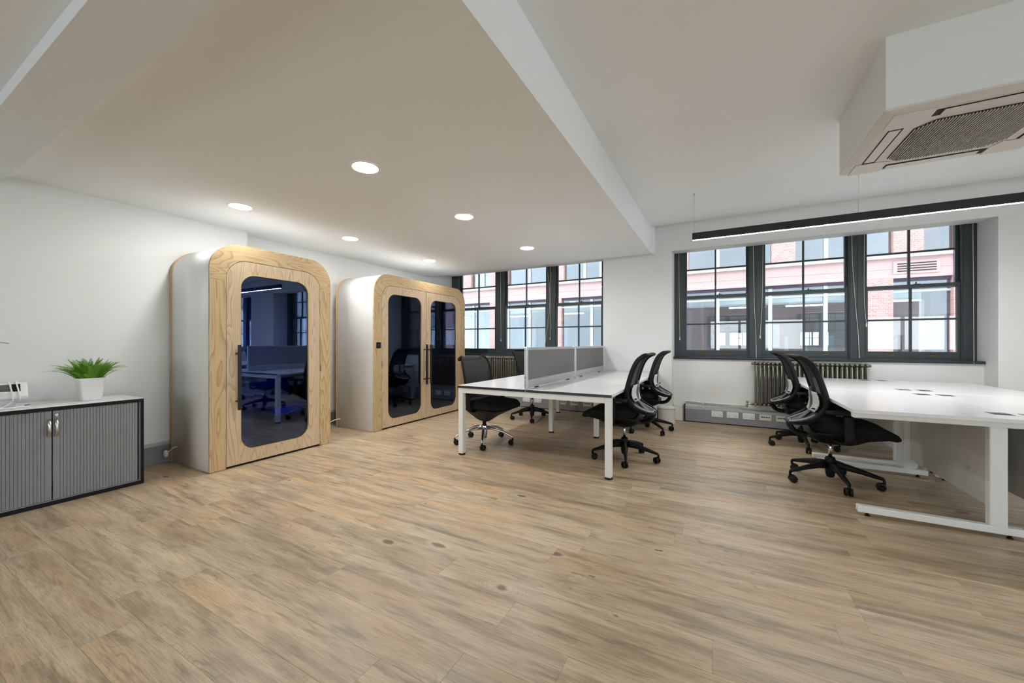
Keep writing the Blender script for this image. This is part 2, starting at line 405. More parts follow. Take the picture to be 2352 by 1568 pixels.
# floor: planks along x, 1.23 x 0.171 m
PW, PL = 0.171, 1.233
floor = struct(empty('floor'))
def plank_mesh(w, l, ch=0.0005, h=0.006):
    g = 0.00015; a, b = l/2-g, w/2-g
    L = [[(-a, -b, -h), (a, -b, -h), (a, b, -h), (-a, b, -h)], [(-a, -b, -ch), (a, -b, -ch), (a, b, -ch), (-a, b, -ch)],
         [(-a+ch, -b+ch, 0), (a-ch, -b+ch, 0), (a-ch, b-ch, 0), (-a+ch, b-ch, 0)]]
    return MB().loft(L, True, False)
known = {-2: -1.107, -1: -0.846, 0: -0.495, 1: -0.806, 2: -0.02, 4: 0.425, 6: 0.54, 7: -0.231}
rowy = 1.19
pm = None; far = MB()
for r in range(-29, 31):
    y0 = rowy+r*PW
    off = known.get(r, None)
    if off is None: off = random.uniform(0, PL)
    k0 = math.floor((-5.0-off)/PL)
    for k in range(k0, k0+14):
        x0 = off+k*PL; xc, yc = x0+PL/2, y0+PW/2
        if x0 > XE or xc < -5.7: continue
        depth = -0.474*xc+0.88*yc; side = 0.88*xc+0.474*yc
        vis = depth > 0.2 and abs(side) < 1.45*depth+0.9 and xc < 3.4 and yc > 0.2
        if vis and 1.17*879/max(depth, .1) < 1568:
            if pm is None:
                ob = plank_mesh(PW, PL).build('plank', 'floor_wood', floor); pm = ob.data
            else:
                ob = bpy.data.objects.new('plank', pm); COL.objects.link(ob); ob.parent = floor
            ob.location = (xc, yc, 0)
        else:
            far.loft([[(x0+.001, y0+.001, z), (x0+PL-.001, y0+.001, z), (x0+PL-.001, y0+PW-.001, z), (x0+.001, y0+PW-.001, z)] for z in (-0.006, 0)], True, False)
fo = far.build('plank_field', 'floor_wood', floor); fo['kind'] = 'stuff'
MB().box(-5.3, XE, YB, 6.75, -0.2, -0.006).build('subfloor', 'dark_hole', floor)

# skirtings
def skirt(name, p0, p1, nrm, h=0.205, t=0.02, top=0.03):
    p0, p1, nrm = Vector((*p0, 0)), Vector((*p1, 0)), Vector((*nrm, 0))
    e = struct(empty(name)); mb = MB(); mt = MB()
    def q(p, d, z): w = p+nrm*d; return (w.x, w.y, z)
    mb.loft([[q(p, 0.001, 0.002), q(p, t, 0.002), q(p, t, h-top), q(p, 0.001, h-top)] for p in (p0, p1)], True, False).build('board', 'skirting_grey', e)
    mt.loft([[q(p, 0.001, h-top), q(p, t, h-top), q(p, t*0.35, h), q(p, 0.001, h)] for p in (p0, p1)], True, False).build('moulding', 'skirting_top', e)
skirt('baseboard_left', (XL1, -3.5), (XL1, 2.44), (1, 0)); skirt('baseboard_left_recess', (XL2, 2.47), (XL2, 6.3), (1, 0))

# ------------------------------------------------------------------ windows
ZR = dict(rb=0.985, gb=1.068, lm=1.466, mr=1.878, um=2.312, gt=2.735, top=2.79)
def sash(name, x0, x1, z0, z1, st, br, tr, yb, zm, parent):
    gx0, gx1, gz0, gz1 = x0+st, x1-st, z0+br, z1-tr; y0, y1 = yb, yb+0.04; xm = (gx0+gx1)/2; b = 0.0115
    m = MB(); m.box(x0, gx0, y0, y1, z0, z1); m.box(gx1, x1, y0, y1, z0, z1); m.box(gx0, gx1, y0, y1, z0, gz0); m.box(gx0, gx1, y0, y1, gz1, z1)
    o = m.build(name, 'frame_dark', parent, 0.003)
    MB().box(xm-b, xm+b, y0+.003, y1-.003, gz0, gz1).build('glazing_bar', 'frame_dark', o, 0.003)
    MB().box(gx0, gx1, y0+.004, y1-.004, zm-b, zm+b).build('glazing_bar', 'frame_dark', o, 0.003)
    for a, c in ((gx0, xm-b), (xm+b, gx1)):
        for d, e in ((gz0, zm-b), (zm+b, gz1)):
            MB().box(a, c, y0+.018, y0+.022, d, e).build('pane', 'window_glass', o)
    return o
wcount = [0]
def window(x0, x1, f0, f1, detail=True):
    wcount[0] += 1
    w = struct(empty('window_%d' % wcount[0], (0, 0, 0)))
    fr = MB()                                   # box frame: jamb linings, head, stops
    if f0 is not None: fr.box(f0, x0, YF, 6.66, 0.965, 2.80)
    if f1 is not None: fr.box(x1, f1, YF, 6.66, 0.965, 2.80)
    for xx, sg in ((x0, 1), (x1, -1)): fr.box(min(xx, xx+sg*.012), max(xx, xx+sg*.012), YF+.002, YF+.026, 0.975, 2.80)
    fr.box(x0, x1, YF+.004, 6.66, 0.955, 0.985); fr.box(x0, x1, YF, 6.66, 2.78, 2.82)
    fr.build('window_frame', 'frame_dark', w, 0.003)
    lo = sash('lower_sash', x0+.004, x1-.004, ZR['rb'], ZR['mr']+.022, 0.032, ZR['gb']-ZR['rb'], 0.042, YF+.028, ZR['lm'], w)
    up = sash('upper_sash', x0+.004, x1-.004, ZR['mr']-.022, ZR['top'], 0.034, 0.042, 0.045, YF+.074, ZR['um'], w)
    if detail:
        for xx in (x0+.04, x1-.04):             # sash horns of the upper sash
            s = 1 if xx < (x0+x1)/2 else -1
            MB().prism([(xx-s*.034, 1.93), (xx-s*.034, 1.90), (xx-s*.004, 1.90)], 'y', YF+.03, YF+.066).build('sash_horn', 'frame_dark', lo)
        xm = (x0+x1)/2
        MB().box(xm+.03, xm+.085, YF+.03, YF+.075, 1.900, 1.908).tube([(xm+.05, YF+.05, 1.908), (xm+.055, YF+.045, 1.93)], .007, 6).build('sash_lock', 'black_metal', lo)
        for xx in (x0+.25, x1-.25):
            m = MB().box(xx-.03, xx+.03, YF+.024, YF+.029, 1.015, 1.04)
            m.tube([(xx-.02, YF+.026, 1.038), (xx-.012, YF+.004, 1.043), (xx+.012, YF+.004, 1.043), (xx+.02, YF+.026, 1.038)], .005, 6)
            m.build('sash_lift', 'brass', lo)
    return w
def trio(ws, f0, f1, detail=True):
    for i, (a, b) in enumerate(ws):
        l = f0 if i == 0 else (ws[i-1][1]+a)/2; r = f1 if i == 2 else (b+ws[i+1][0])/2
        window(a, b, l, r, detail)
LW = [(-4.775, -3.872), (-3.690, -2.785), (-2.625, -1.742)]
RW = [(-0.472, 0.395), (0.556, 1.513), (1.663, 2.542)]
trio(LW, -4.949, -1.636); trio(RW, -0.607, 2.655); trio([(a+4.36, b+4.36) for a, b in RW], 3.748, 7.019, False)
def sill(name, a, b):
    prof = [(YF+.01, .935), (YU-.02, .935)]+arc(YU-.028, .952, .017, 1.5*PI, 0.5*PI, 8)+[(YU-.02, .969), (YF+.01, .973)]
    o = MB().prism(prof, 'x', a, b, False).build(name, 'frame_dark_gloss'); struct(o)
for a, b in ADDED_BWX:  # unseen back windows, added to light the faces turned to the camera
    wcount[0] += 1; w = struct(empty('window_%d' % wcount[0])); n = 3; st = (b-a)/n
    fr = MB().box(a, b, YB-.09, YB-.02, .90, .98).box(a, b, YB-.09, YB-.02, 2.02, 2.10)
    for k in range(n+1): fr.box(max(a, a+k*st-.04), min(b, a+k*st+.04), YB-.09, YB-.02, .98, 2.02)
    fr.build('window_frame', 'frame_dark', w)
    for k in range(n): MB().box(a+k*st+.04, a+(k+1)*st-.04, YB-.054, YB-.05, .98, 2.02).build('pane', 'window_glass', w)
for a, b in ADDED_RWY:  # unseen side windows, added to bring daylight onto the surfaces facing them
    wcount[0] += 1; w = struct(empty('window_%d' % wcount[0])); n = 3; st = (b-a)/n
    fr = MB().box(XE+.02, XE+.09, a, b, .30, .38).box(XE+.02, XE+.09, a, b, 2.47, 2.55).box(XE+.03, XE+.08, a, b, 1.73, 1.77)
    for k in range(n+1): fr.box(XE+.02, XE+.09, max(a, a+k*st-.04), min(b, a+k*st+.04), .38, 2.47)
    fr.build('window_frame', 'frame_dark', w)
    for k in range(n): MB().box(XE+.05, XE+.054, a+k*st+.04, a+(k+1)*st-.04, .38, 2.47).build('pane', 'window_glass', w)
sill('trim_2', -4.945, -1.64); sill('trim_3', -0.615, 2.650); sill('trim_4', 3.75, 7.01)

# blind cords
def cord(pts, label, tassel=True, r=0.0028, group='white blind cords at the windows'):
    t = thing('blind_cord', label, 'cord', (0, 0, 0), 0, group)
    p = catmull(pts, 5); MB().tube(p, r, 6).build('string', 'cord_white', t)
    if tassel:
        q = Vector(pts[-1]); MB().lathe([(.003, .02), (.006, .012), (.009, -.018), (.009, -.03)], 10, tuple(q)).build('pull', 'cord_white', t)
yc_ = YF-.012
def xz(u, v, y=6.488):
    d = Vector((-math.sin(TH), math.cos(TH), 0))+Vector((math.cos(TH), math.sin(TH), 0))*(u-1176)/F_PX
    s = y/d.y; return (d.x*s, y, 1.17+(HOR-v)/F_PX*s)
cord([xz(1559.5, 560), xz(1560, 680), xz(1561.5, 776)], 'short straight blind cord on the window jamb beside the plain white pier')
cord([xz(1730, 550), xz(1732, 680), xz(1736, 760, 6.44), xz(1737, 822, 6.32)], 'long slack blind cord hanging over the sill above the radiator end with the valve', False)
cord([xz(1752.5, 550), xz(1751, 680), xz(1746, 772)], 'short blind cord with a white pull crossing the first mullion')
cord([xz(1956.5, 535), xz(1958, 600), xz(1965, 700), xz(1971, 765, 6.44), xz(1974, 822, 6.32)], 'long slanting blind cord hanging in front of the second mullion', False)
cord([xz(1985.5, 530), xz(1985, 680), xz(1990, 745)], 'blind cord running down the sash edge beside the brick pier view')
cord([xz(2234.5, 505), xz(2236, 690), xz(2237, 800, 6.44), xz(2237, 834, 6.32)], 'double blind cord hanging beside the deep white window reveal', False)
cord([xz(1149, 615), xz(1150, 700), xz(1150.5, 780)], 'straight blind cord on the mullion above the chrome based chair')
cord([xz(1263.5, 605), xz(1264, 700), xz(1263.5, 776)], 'straight blind cord with pull on the mullion above the grey desk screen')
cord([xz(1255, 608), xz(1262, 660), xz(1262, 710), xz(1252, 790)], 'slack blind cord crossing the straight one above the grey desk screen', False)

# ------------------------------------------------------------------ trunking, pipe, sockets
def trunking(name, a, b, capend=True, y0=6.31):
    e = struct(empty(name))
    MB().box(a, b, y0, YU-.001, 0.012, 0.192).build('trunk_cover', 'trunk_grey', e, 0.002)
    MB().prism([(y0, .194), (YU-.001, .194), (YU-.001, .235), (y0+.008, .222)], 'x', a, b).build('trunk_lid', 'skirting_top', e)
    MB().box(a, b, y0+.004, YU-.001, 0.001, 0.012).build('shadow_gap', 'dark_hole', e)
    if capend: MB().box(a-.014, a-.001, y0-.004, YU-.001, 0.001, .262).build('end_cap', 'black_plastic', e)
trunking('trim_5', -0.440, 2.60); trunking('trim_6', -4.90, -1.66, False)
def socket(x, kind, label, y=6.31, z=0.145):
    t = thing('power_socket' if kind == 'p' else 'data_socket', label, 'socket', (x, y, z), 0, 'power and data sockets on the grey trunking')
    MB().box(-.073, .073, -.010, -.0002, -.043, .043).build('plate', 'white_plastic' if kind == 'p' else 'cream_plastic', t, 0.003)
    if kind == 'p':
        for sx in (-.042, .042):
            for dx, dz, w, h in ((0, -.002, .003, .006), (-.011, -.022, .006, .003), (.011, -.022, .006, .003)):
                MB().cbox((sx+dx, -.0103, dz), (w*1.7, .001, h*1.7)).build('pin_hole', 'dark_hole', t)
        for sx in (-.012, .012): MB().cbox((sx, -.012, .018), (.013, .005, .017)).build('switch', 'white_plastic', t)
    else:
        for i in range(4): MB().cbox((-.042+i*.028, -.0103, .006), (.021, .001, .012)).build('port', 'dark_hole', t)
        MB().cbox((0, -.0103, -.016), (.11, .001, .014)).build('label_strip', 'white_plastic', t)
for i, (x, k, n) in enumerate([(-.015, 'p', 'first'), (.178, 'p', 'second'), (.375, 'p', 'third')]):
    socket(x, k, n+' white double power socket from the black trunking end cap')
for x, n in ((.572, 'first'), (.765, 'second'), (.955, 'third')):
    socket(x, 'd', n+' cream data socket beside the double sockets, near the radiator feet')
for x, n in ((-3.10, 'first'), (-2.87, 'second')): socket(x, 'p', n+' white power socket under the bench desk, counted from the phone booth')
for x, n in ((-2.40, 'first'), (-2.18, 'second'), (-1.95, 'third')): socket(x, 'd', n+' cream data socket under the bench desk, counted from the power sockets')
p = thing('heating_pipe', 'white heating pipe running along the wall above the grey trunking to the radiator valve', 'pipe')
pts = [(-.452, 6.345, .02), (-.452, 6.345, .26), (-.45, 6.345, .292), (-.40, 6.345, .302), (-.2, 6.345, .293), (.1, 6.34, .29), (.33, 6.33, .29)]
MB().tube(catmull(pts, 4), .011, 8).build('tube', 'trunk_white', p)
MB().box(.28, .30, 6.33, 6.369, .27, .315).build('clip', 'trunk_white', p)
MB().box(-.21, -.19, 6.335, 6.369, .275, .315).build('clip', 'trunk_white', p)
skirt('baseboard_pier_far', (2.68, YC), (3.72, YC), (0, -1), 0.235, 0.02, 0.035)
# pier base: skirting board, white trunk, rounded pipe box
skirt('baseboard_pier', (-1.60, YC), (-.75, YC), (0, -1), 0.235, 0.02, 0.035)
b = thing('pipe_box', 'rounded white pipe boxing at the foot of the pier between the windows', 'pipe boxing')
oc = [(-.79, YC-.022), (-.79, YC-.055)]+arc(-.69, YC-.055, .10, PI, 1.5*PI, 6)[1:]+arc(-.66, YC-.055, .10, 1.5*PI, 2*PI, 6)+[(-.56, YC-.022)]
MB().prism(oc, 'z', .001, .205).build('casing', 'trunk_white', b)
def outset(pl, d):
    c = Vector((sum(p[0] for p in pl)/len(pl), sum(p[1] for p in pl)/len(pl)))
    return [tuple(Vector(p)+(Vector(p)-c).normalized()*d) for p in pl]
MB().prism(oc, 'z', .206, .212).build('seam', 'skirting_top', b)
MB().loft([[(*q, .212) for q in oc], [(*q, .225) for q in oc], [(-.66+(q[0]+.66)*.75, YC-.022+(q[1]-YC+.022)*.75, .25) for q in oc]], True, False).build('cap', 'trunk_white', b)
tag(MB().box(-.60, -.475, YU-.05, YU-.001, .001, .245).build('trunk_stub', 'trunk_white', None, .004), 'short white vertical trunk in the corner between pipe boxing and black end cap', 'trunking')

# ------------------------------------------------------------------ radiators
def radiator(x0, n, pitch, label, z0=.30, z1=.915, valve=True):
    t = thing('column_radiator', label, 'radiator', (x0, 6.290, 0), 0, 'column radiators under the windows')
    sec = None
    for i in range(n):
        if sec is None:
            m = MB()
            for yy in (-.05, 0, .05): m.tube([(0, yy, z0+.03), (0, yy, z0+.08), (0, yy, z1-.08), (0, yy, z1-.03)], [.009, .0105, .0105, .009], 8)
            for zz in (z0+.025, z1-.025):
                m.tube([(0, -.068, zz-.004), (0, -.058, zz+.006), (0, 0, zz+.010), (0, .058, zz+.006), (0, .068, zz-.004)], [.010, .017, .019, .017, .010], 8)
                m.lathe([(.017, -pitch*.5), (.017, pitch*.5)], 10, (0, 0, zz), 'x')
            ob = m.build('section', 'radiator', t); sec = ob.data
        else:
            ob = bpy.data.objects.new('section', sec); COL.objects.link(ob); ob.parent = t
        ob.location = (i*pitch, 0, 0)
    for xx in (-pitch*.8, (n-1)*pitch+pitch*.8):
        for zz in (z0+.025, z1-.025): MB().lathe([(.012, -.012), (.018, -.008), (.018, .008), (.012, .012)], 10, (xx, 0, zz), 'x').build('plug', 'radiator', t)
    for xx in (pitch*1.5, (n-2.5)*pitch): MB().box(xx-.012, xx+.012, .05, .079, z1-.12, z1-.09).build('wall_bracket', 'radiator', t)
    if valve:
        m = MB().tube([(-.10, 0, z0-.02), (-.10, 0, z0+.06)], .012, 8).tube([(-.10, 0, z0+.025), (-.04, 0, z0+.025)], .010, 8).lathe([(.016, z0+.04), (.018, z0+.06), (.014, z0+.075)], 10, (-.10, 0, 0))
        m.build('valve', 'steel_satin', t)
radiator(.455, 25, .0485, 'metal column radiator under the window beside the white desk cluster')
radiator(-3.88, 26, .0485, 'metal column radiator under the window behind the bench desk')

# ------------------------------------------------------------------ booths
def booth(name, label, y0, y1, xf, xb, h, doors, interior):
    t = thing(name, label, 'phone booth', (xf, (y0+y1)/2, 0)); yc = (y0+y1)/2
    a0, a1 = y0-yc, y1-yc; R = .25; d = xb-xf
    out = lambda o, r: arc(a0-o+r, h+o-r, r, PI, PI/2, 12)+arc(a1+o-r, h+o-r, r, PI/2, 0, 12)
    o1 = [(a0, .004)]+out(0, R)+[(a1, .004)]
    i1 = [(a0+.03, .004)]+arc(a0+R, h-R, R-.03, PI, PI/2, 12)+arc(a1-R, h-R, R-.03, PI/2, 0, 12)+[(a1-.03, .004)]
    MB().ring(o1, i1, 'x', d+.012, -.022, False, True).build('shell', 'white_laminate', t)
    MB().prism([(a0-.006, .002)]+out(.006, R+.006)+[(a1+.006, .002)], 'x', d-.010, d+.011).build('back_panel', 'ply_edge', t)
    # front frame: two stiles and a bent head
    zs = 1.755; s = .130; top = h-.143; ri = .185
    MB().box(-.021, 0, a0-.003, a0+s, .004, zs).build('frame_stile', 'oak_upright', t, .001)
    MB().box(-.021, 0, a1-s, a1+.003, .004, zs).build('frame_stile', 'oak_upright', t, .001)
    oo = [(a0-.003, zs+.001)]+out(.003, R+.003)+[(a1+.003, zs+.001)]
    ii = [(a0+s, zs+.001)]+arc(a0+s+ri, top-ri, ri, PI, PI/2, 12)+arc(a1-s-ri, top-ri, ri, PI/2, 0, 12)+[(a1-s, zs+.001)]
    MB().ring(oo, ii, 'x', -.021, 0, False).build('frame_head', 'oak_across', t)
    MB().box(-.06, -.022, a0+s-.02, a1-s+.02, .001, .018).build('threshold', 'black_plastic', t)
    L = interior['felt']
    e = .032
    li = [(a0+e, .02)]+arc(a0+R, h-R, R-e, PI, PI/2, 8)+arc(a1-R, h-R, R-e, PI/2, 0, 8)+[(a1-e, .02)]
    li2 = [(a0+e+.012, .02)]+arc(a0+R, h-R, R-e-.012, PI, PI/2, 8)+arc(a1-R, h-R, R-e-.012, PI/2, 0, 8)+[(a1-e-.012, .02)]
    MB().ring(li, li2, 'x', d+.013, -.05, False).build('side_lining', L, t)
    MB().prism(li2, 'x', d+.014, d+.028).build('back_lining', interior.get('back', L), t)
    MB().box(d+.028, -.03, a0+e, a1-e, .005, .02).build('booth_floor', 'dark_felt', t)
    for (b0, b1, rl, rr, handle_y, hinge_y, w0, w1) in doors:
        b0, b1, w0, w1 = b0-yc, b1-yc, w0-yc, w1-yc
        g = .004; dz0 = .022
        op = rrect(b0+g, b1-g, dz0, top-g, (.001, .001, rr-g if rr else .001, rl-g if rl else .001), 10)
        hp = rrect(w0, w1, interior['wz0'], interior['wz1'], .135, 10)
        dr = MB().ring(op, hp, 'x', -.040, -.001).build('door', 'ash_upright', t)
        hi = rrect(w0+.003, w1-.003, interior['wz0']+.003, interior['wz1']-.003, .132, 10)
        MB().ring(hp, hi, 'x', -.03, .0005).build('window_bead', 'ply_edge', dr)
        MB().prism(hi, 'x', -.026, -.018).build('pane', 'booth_glass', dr)
        hy = handle_y-yc
        hb = MB().box(.045, .066, hy-.013, hy+.013, .545, 1.155).build('handle', 'black_metal', dr, .001)
        for zz in (.625, 1.075): MB().tube([(-.001, hy, zz), (.05, hy, zz)], .009, 8).build('standoff', 'black_metal', hb)
        for zz in (.09, .89, 1.69): MB().box(-.004, .004, hinge_y-yc-.006, hinge_y-yc+.006, zz-.04, zz+.04).build('hinge', 'steel_satin', dr)
    return t, d, yc
XF1, XF2 = -4.015, -3.990
t1, d1, c1 = booth('phone_booth', 'single door phone booth with oak front and white side next to the grey cabinet', 1.735, 2.945, XF1, -4.765, 2.106,
    [(1.865, 2.815, .185, .185, 1.951, 2.818, 1.988, 2.680)], dict(felt='dark_felt', back='blue_felt', wz0=.142, wz1=1.836))
MB().box(d1+.05, -.24, -.56, .02, .765, .80).build('shelf', 'ply_top', t1, .002)
MB().box(d1+.05, -.26, .10, .56, .38, .47).build('bench_seat', 'blue_seat', t1, .02, 2)
MB().box(d1+.05, -.30, .12, .56, .02, .38).build('bench_base', 'dark_felt', t1)
t2, d2, c2 = booth('phone_booth', 'wide double door meeting booth with oak front standing next to the windows', 3.575, 5.620, XF2, -4.735, 2.115,
    [(3.705, 4.5965, .185, 0, 4.546, 3.708, 3.815, 4.495), (4.5965, 5.490, 0, .185, 4.641, 5.487, 4.697, 5.378)], dict(felt='blue_felt', back='teal_felt', wz0=.118, wz1=1.858))
tb = MB().prism(rrect(d2+.05, -.14, -.38, .28, .03, 4), 'z', .735, .765).build('meeting_table', 'ply_top', t2)
MB().tube([(d2+.25, -.05, .02), (d2+.25, -.05, .735)], .03, 12).lathe([(.16, .021), (.16, .032), (.03, .04)], 20, (d2+.25, -.05, 0)).build('table_leg', 'black_metal', t2)
MB().lathe([(.0, .0), (.035, 0), (.035, .012), (.02, .02), (.0, .022)], 16, (-.30, -.10, .766), cap=False).build('table_socket', 'chrome', t2)
for s in (-1, 1):
    ya, yb = sorted((s*.52, s*.97))
    MB().box(d2+.04, -.12, ya, yb, .34, .46).build('bench_seat', 'blue_seat', t2, .03, 2)
    MB().box(d2+.05, -.15, ya+.02, yb, .02, .34).build('bench_base', 'dark_felt', t2)
    MB().loft([[(d2+.04, s*.82, .46), (-.14, s*.82, .46), (-.14, s*.968, .46), (d2+.04, s*.968, .46)], [(d2+.04, s*.90, 1.05), (-.26, s*.90, 1.05), (-.26, s*.968, 1.05), (d2+.04, s*.968, 1.05)]], True, False).build('bench_back', 'teal_felt', t2, .01)
sw = MB().box(.0005, .010, 3.646-c2-.037, 3.646-c2+.037, 1.108, 1.186).build('switch_plate', 'black_plastic', t2, .002)
for s in (-1, 1): MB().cbox((.012, 3.646-c2+s*.011, 1.147), (.006, .013, .022)).build('rocker', 'dark_grey_plastic', sw)
# little plugs and leads at the booth backs
pg = thing('plug_lead', 'white power plug on a short lead hanging at the single booth side', 'plug', (-4.60, 1.720, .10))
MB().tube(catmull([(-.02, .004, .07), (-.045, -.015, .06), (-.07, -.03, .035), (-.09, -.04, .02)], 4), .005, 6).build('lead', 'white_plastic', pg)
MB().lathe([(.006, -.014), (.03, -.012), (.036, 0), (.03, .012), (.012, .014)], 8, (-.125, -.045, 0), 'y').build('plug_body', 'white_plastic', pg)
pl = thing('power_lead', 'white power lead looping out between the two phone booths', 'lead', (-4.62, 3.558, 0))
MB().tube(catmull([(-.02, .0, .115), (-.04, -.03, .118), (-.06, -.10, .10), (-.08, -.17, .06), (-.09, -.22, .03), (-.12, -.27, .012)], 5), .006, 6).build('lead', 'white_plastic', pl)

# ------------------------------------------------------------------ bench desk (four tops on one frame)
ZD = .73
bd = thing('bench_desk', 'four seat white bench desk with dark edged ends and square legs', 'desk', (-1.61, 4.69, 0))
bx0, bx1, by0, by1, bxm, bym = -2.42+1.61, -.80+1.61, 3.275-4.69, 6.10-4.69, -.012, 0.0
for xa, xb_ in ((bx0, bxm-.004), (bxm+.004, bx1)):
    for ya, yb in ((by0, bym-.002), (bym+.002, by1)):
        tp = MB().box(xa, xb_, ya+.003, yb-.003, ZD-.025, ZD).build('worktop', 'desk_white', bd, .0015)
        if ya == by0: MB().box(xa, xb_, ya, ya+.003, ZD-.0255, ZD-.0015).build('edge_band', 'desk_edge_dark', tp)
        if yb == by1: MB().box(xa, xb_, yb-.003, yb, ZD-.0255, ZD-.0015).build('edge_band', 'desk_edge_dark', tp)
        sx = 1 if xa > -.1 else -1
        MB().box(bxm+sx*.11-.045, bxm+sx*.11+.045, (ya+yb)/2-.16, (ya+yb)/2+.16, ZD-.003, ZD+.0012).build('cable_flap', 'panel_grey', tp, .001)
def leg(x, y, s=.056, zt=ZD-.026):
    o = MB().box(x-s/2, x+s/2, y-s/2, y+s/2, .016, zt).build('leg', 'powder_white', bd, .003)
    MB().lathe([(.036, .001), (.036, .010), (.022, .016)], 20, (x, y, 0)).build('levelling_foot', 'black_rubber', o)
for y in (by0+.035, by1-.035):
    for x in (bx0+.035, bx1-.035): leg(x, y)
for x in (-.325, .275): leg(x, bym-.01)
def beam(x0, x1, y0, y1): MB().box(x0, x1, y0, y1, ZD-.078, ZD-.027).build('frame_beam', 'powder_white', bd, .002)
for y in (by0+.035, by1-.035):
    beam(bx0+.064, bxm, y-.024, y+.024); beam(bxm+.001, bx1-.064, y-.024, y+.024)
for x in (-.325, .275): beam(x-.02, x+.02, by0+.06, bym-.04); beam(x-.02, x+.02, bym+.02, by1-.06)
for x in (bx0+.2, bx1-.2): beam(x-.015, x+.015, by0+.06, by1-.06)
def screen(y0, y1, label):
    t = thing('desk_screen', label, 'desk screen', (-1.625, (y0+y1)/2, ZD+.012), 0, 'grey fabric screens along the bench desk')
    a, b = y0-(y0+y1)/2, y1-(y0+y1)/2; h = .392
    MB().box(-.010, .010, a+.032, b-.032, .075, h-.028).build('fabric_panel', 'screen_fabric', t)
    for q0, q1 in ((a, a+.032), (b-.032, b)): MB().box(-.016, .016, q0, q1, -.006, h).build('end_post', 'aluminium', t, .003)
    MB().box(-.015, .015, a+.032, b-.032, h-.030, h-.002).build('top_rail', 'aluminium', t, .003)
    MB().box(-.015, .015, a+.032, b-.032, -.002, .077).build('bottom_rail', 'aluminium', t, .003)
    for q in (a+.25, b-.25): MB().box(-.012, .012, q-.03, q+.03, -.0115, -.002).build('clamp', 'black_plastic', t)
    for zz in (.03, .10, .36): MB().lathe([(.005, -.0035), (.005, 0)], 8, (0, a, zz), 'y').build('bolt', 'chrome', t)
screen(3.285, 4.700, 'grey desk screen on the bench end that faces the open floor'); screen(4.704, 6.09, 'grey desk screen on the bench end against the pier')

# ------------------------------------------------------------------ white desk cluster with cantilever legs
def cant_desk(x0, x1, y0, y1, side, label):
    t = thing('white_desk', label, 'desk', ((x0+x1)/2, (y0+y1)/2, 0), 0, 'white desks in the cluster by the radiator')
    cx, cy = (x0+x1)/2, (y0+y1)/2; a0, a1, b0, b1 = x0-cx+.001, x1-cx-.001, y0-cy+.001, y1-cy-.001
    tp = MB().box(a0, a1, b0, b1, ZD-.025, ZD).build('worktop', 'desk_white', t, .002)
    fx, bx = (a0, a1) if side > 0 else (a1, a0)          # front (user) edge and back edge
    s = 1 if side > 0 else -1
    for yy, i in ((b0+.10, 0), (b1-.10, 1)):
        st = fx+s*.655
        lg = MB()
        q0, q1 = sorted((fx+s*.045, bx-s*.02)); lg.box(q0, q1, yy-.025, yy+.025, .024, .068)
        lg.box(min(st, st+s*.075), max(st, st+s*.075), yy-.025, yy+.025, .068, ZD-.066)
        q0, q1 = sorted((fx+s*.02, bx-s*.02)); lg.box(q0, q1, yy-.025, yy+.025, ZD-.066, ZD-.027)
        o = lg.build('cantilever_leg', 'powder_white', t, .004)
        for xx in (fx+s*.10, bx-s*.08): MB().lathe([(.014, .001), (.014, .008), (.008, .010), (.008, .024)], 12, (xx, yy, 0)).build('levelling_foot', 'black_rubber', o)
    for yy, m in ((b0+.22, 0), (b1-.15, 1)):
        gx = bx-s*.07
        g = MB().box(gx-.045, gx+.045, yy-.05, yy+.05, ZD-.002, ZD+.0015).build('cable_port', 'grey_plastic', tp)
        MB().box(gx-.036, gx+.036, yy-.042, yy-.004, ZD+.0014, ZD+.0022).build('port_slot', 'dark_hole', g)
    px = fx+s*.70
    MB().box(px-.009, px+.009, b0+.127, b1-.127, .155, ZD-.03).build('modesty_panel', 'panel_grey', t, .001)
    return t
XS = 1.62
cant_desk(.79, XS, 3.335, 4.745, 1, 'white cantilever desk at the cluster corner that faces the open floor')
cant_desk(.79, XS, 4.750, 6.205, 1, 'white cantilever desk between the radiator and the aisle chairs')
cant_desk(XS+.002, 2.46, 3.335, 4.745, -1, 'white cantilever desk backing onto the open floor desk, away from the aisle')
cant_desk(XS+.002, 2.46, 4.750, 6.205, -1, 'white cantilever desk in the cluster corner by the deep window reveal')

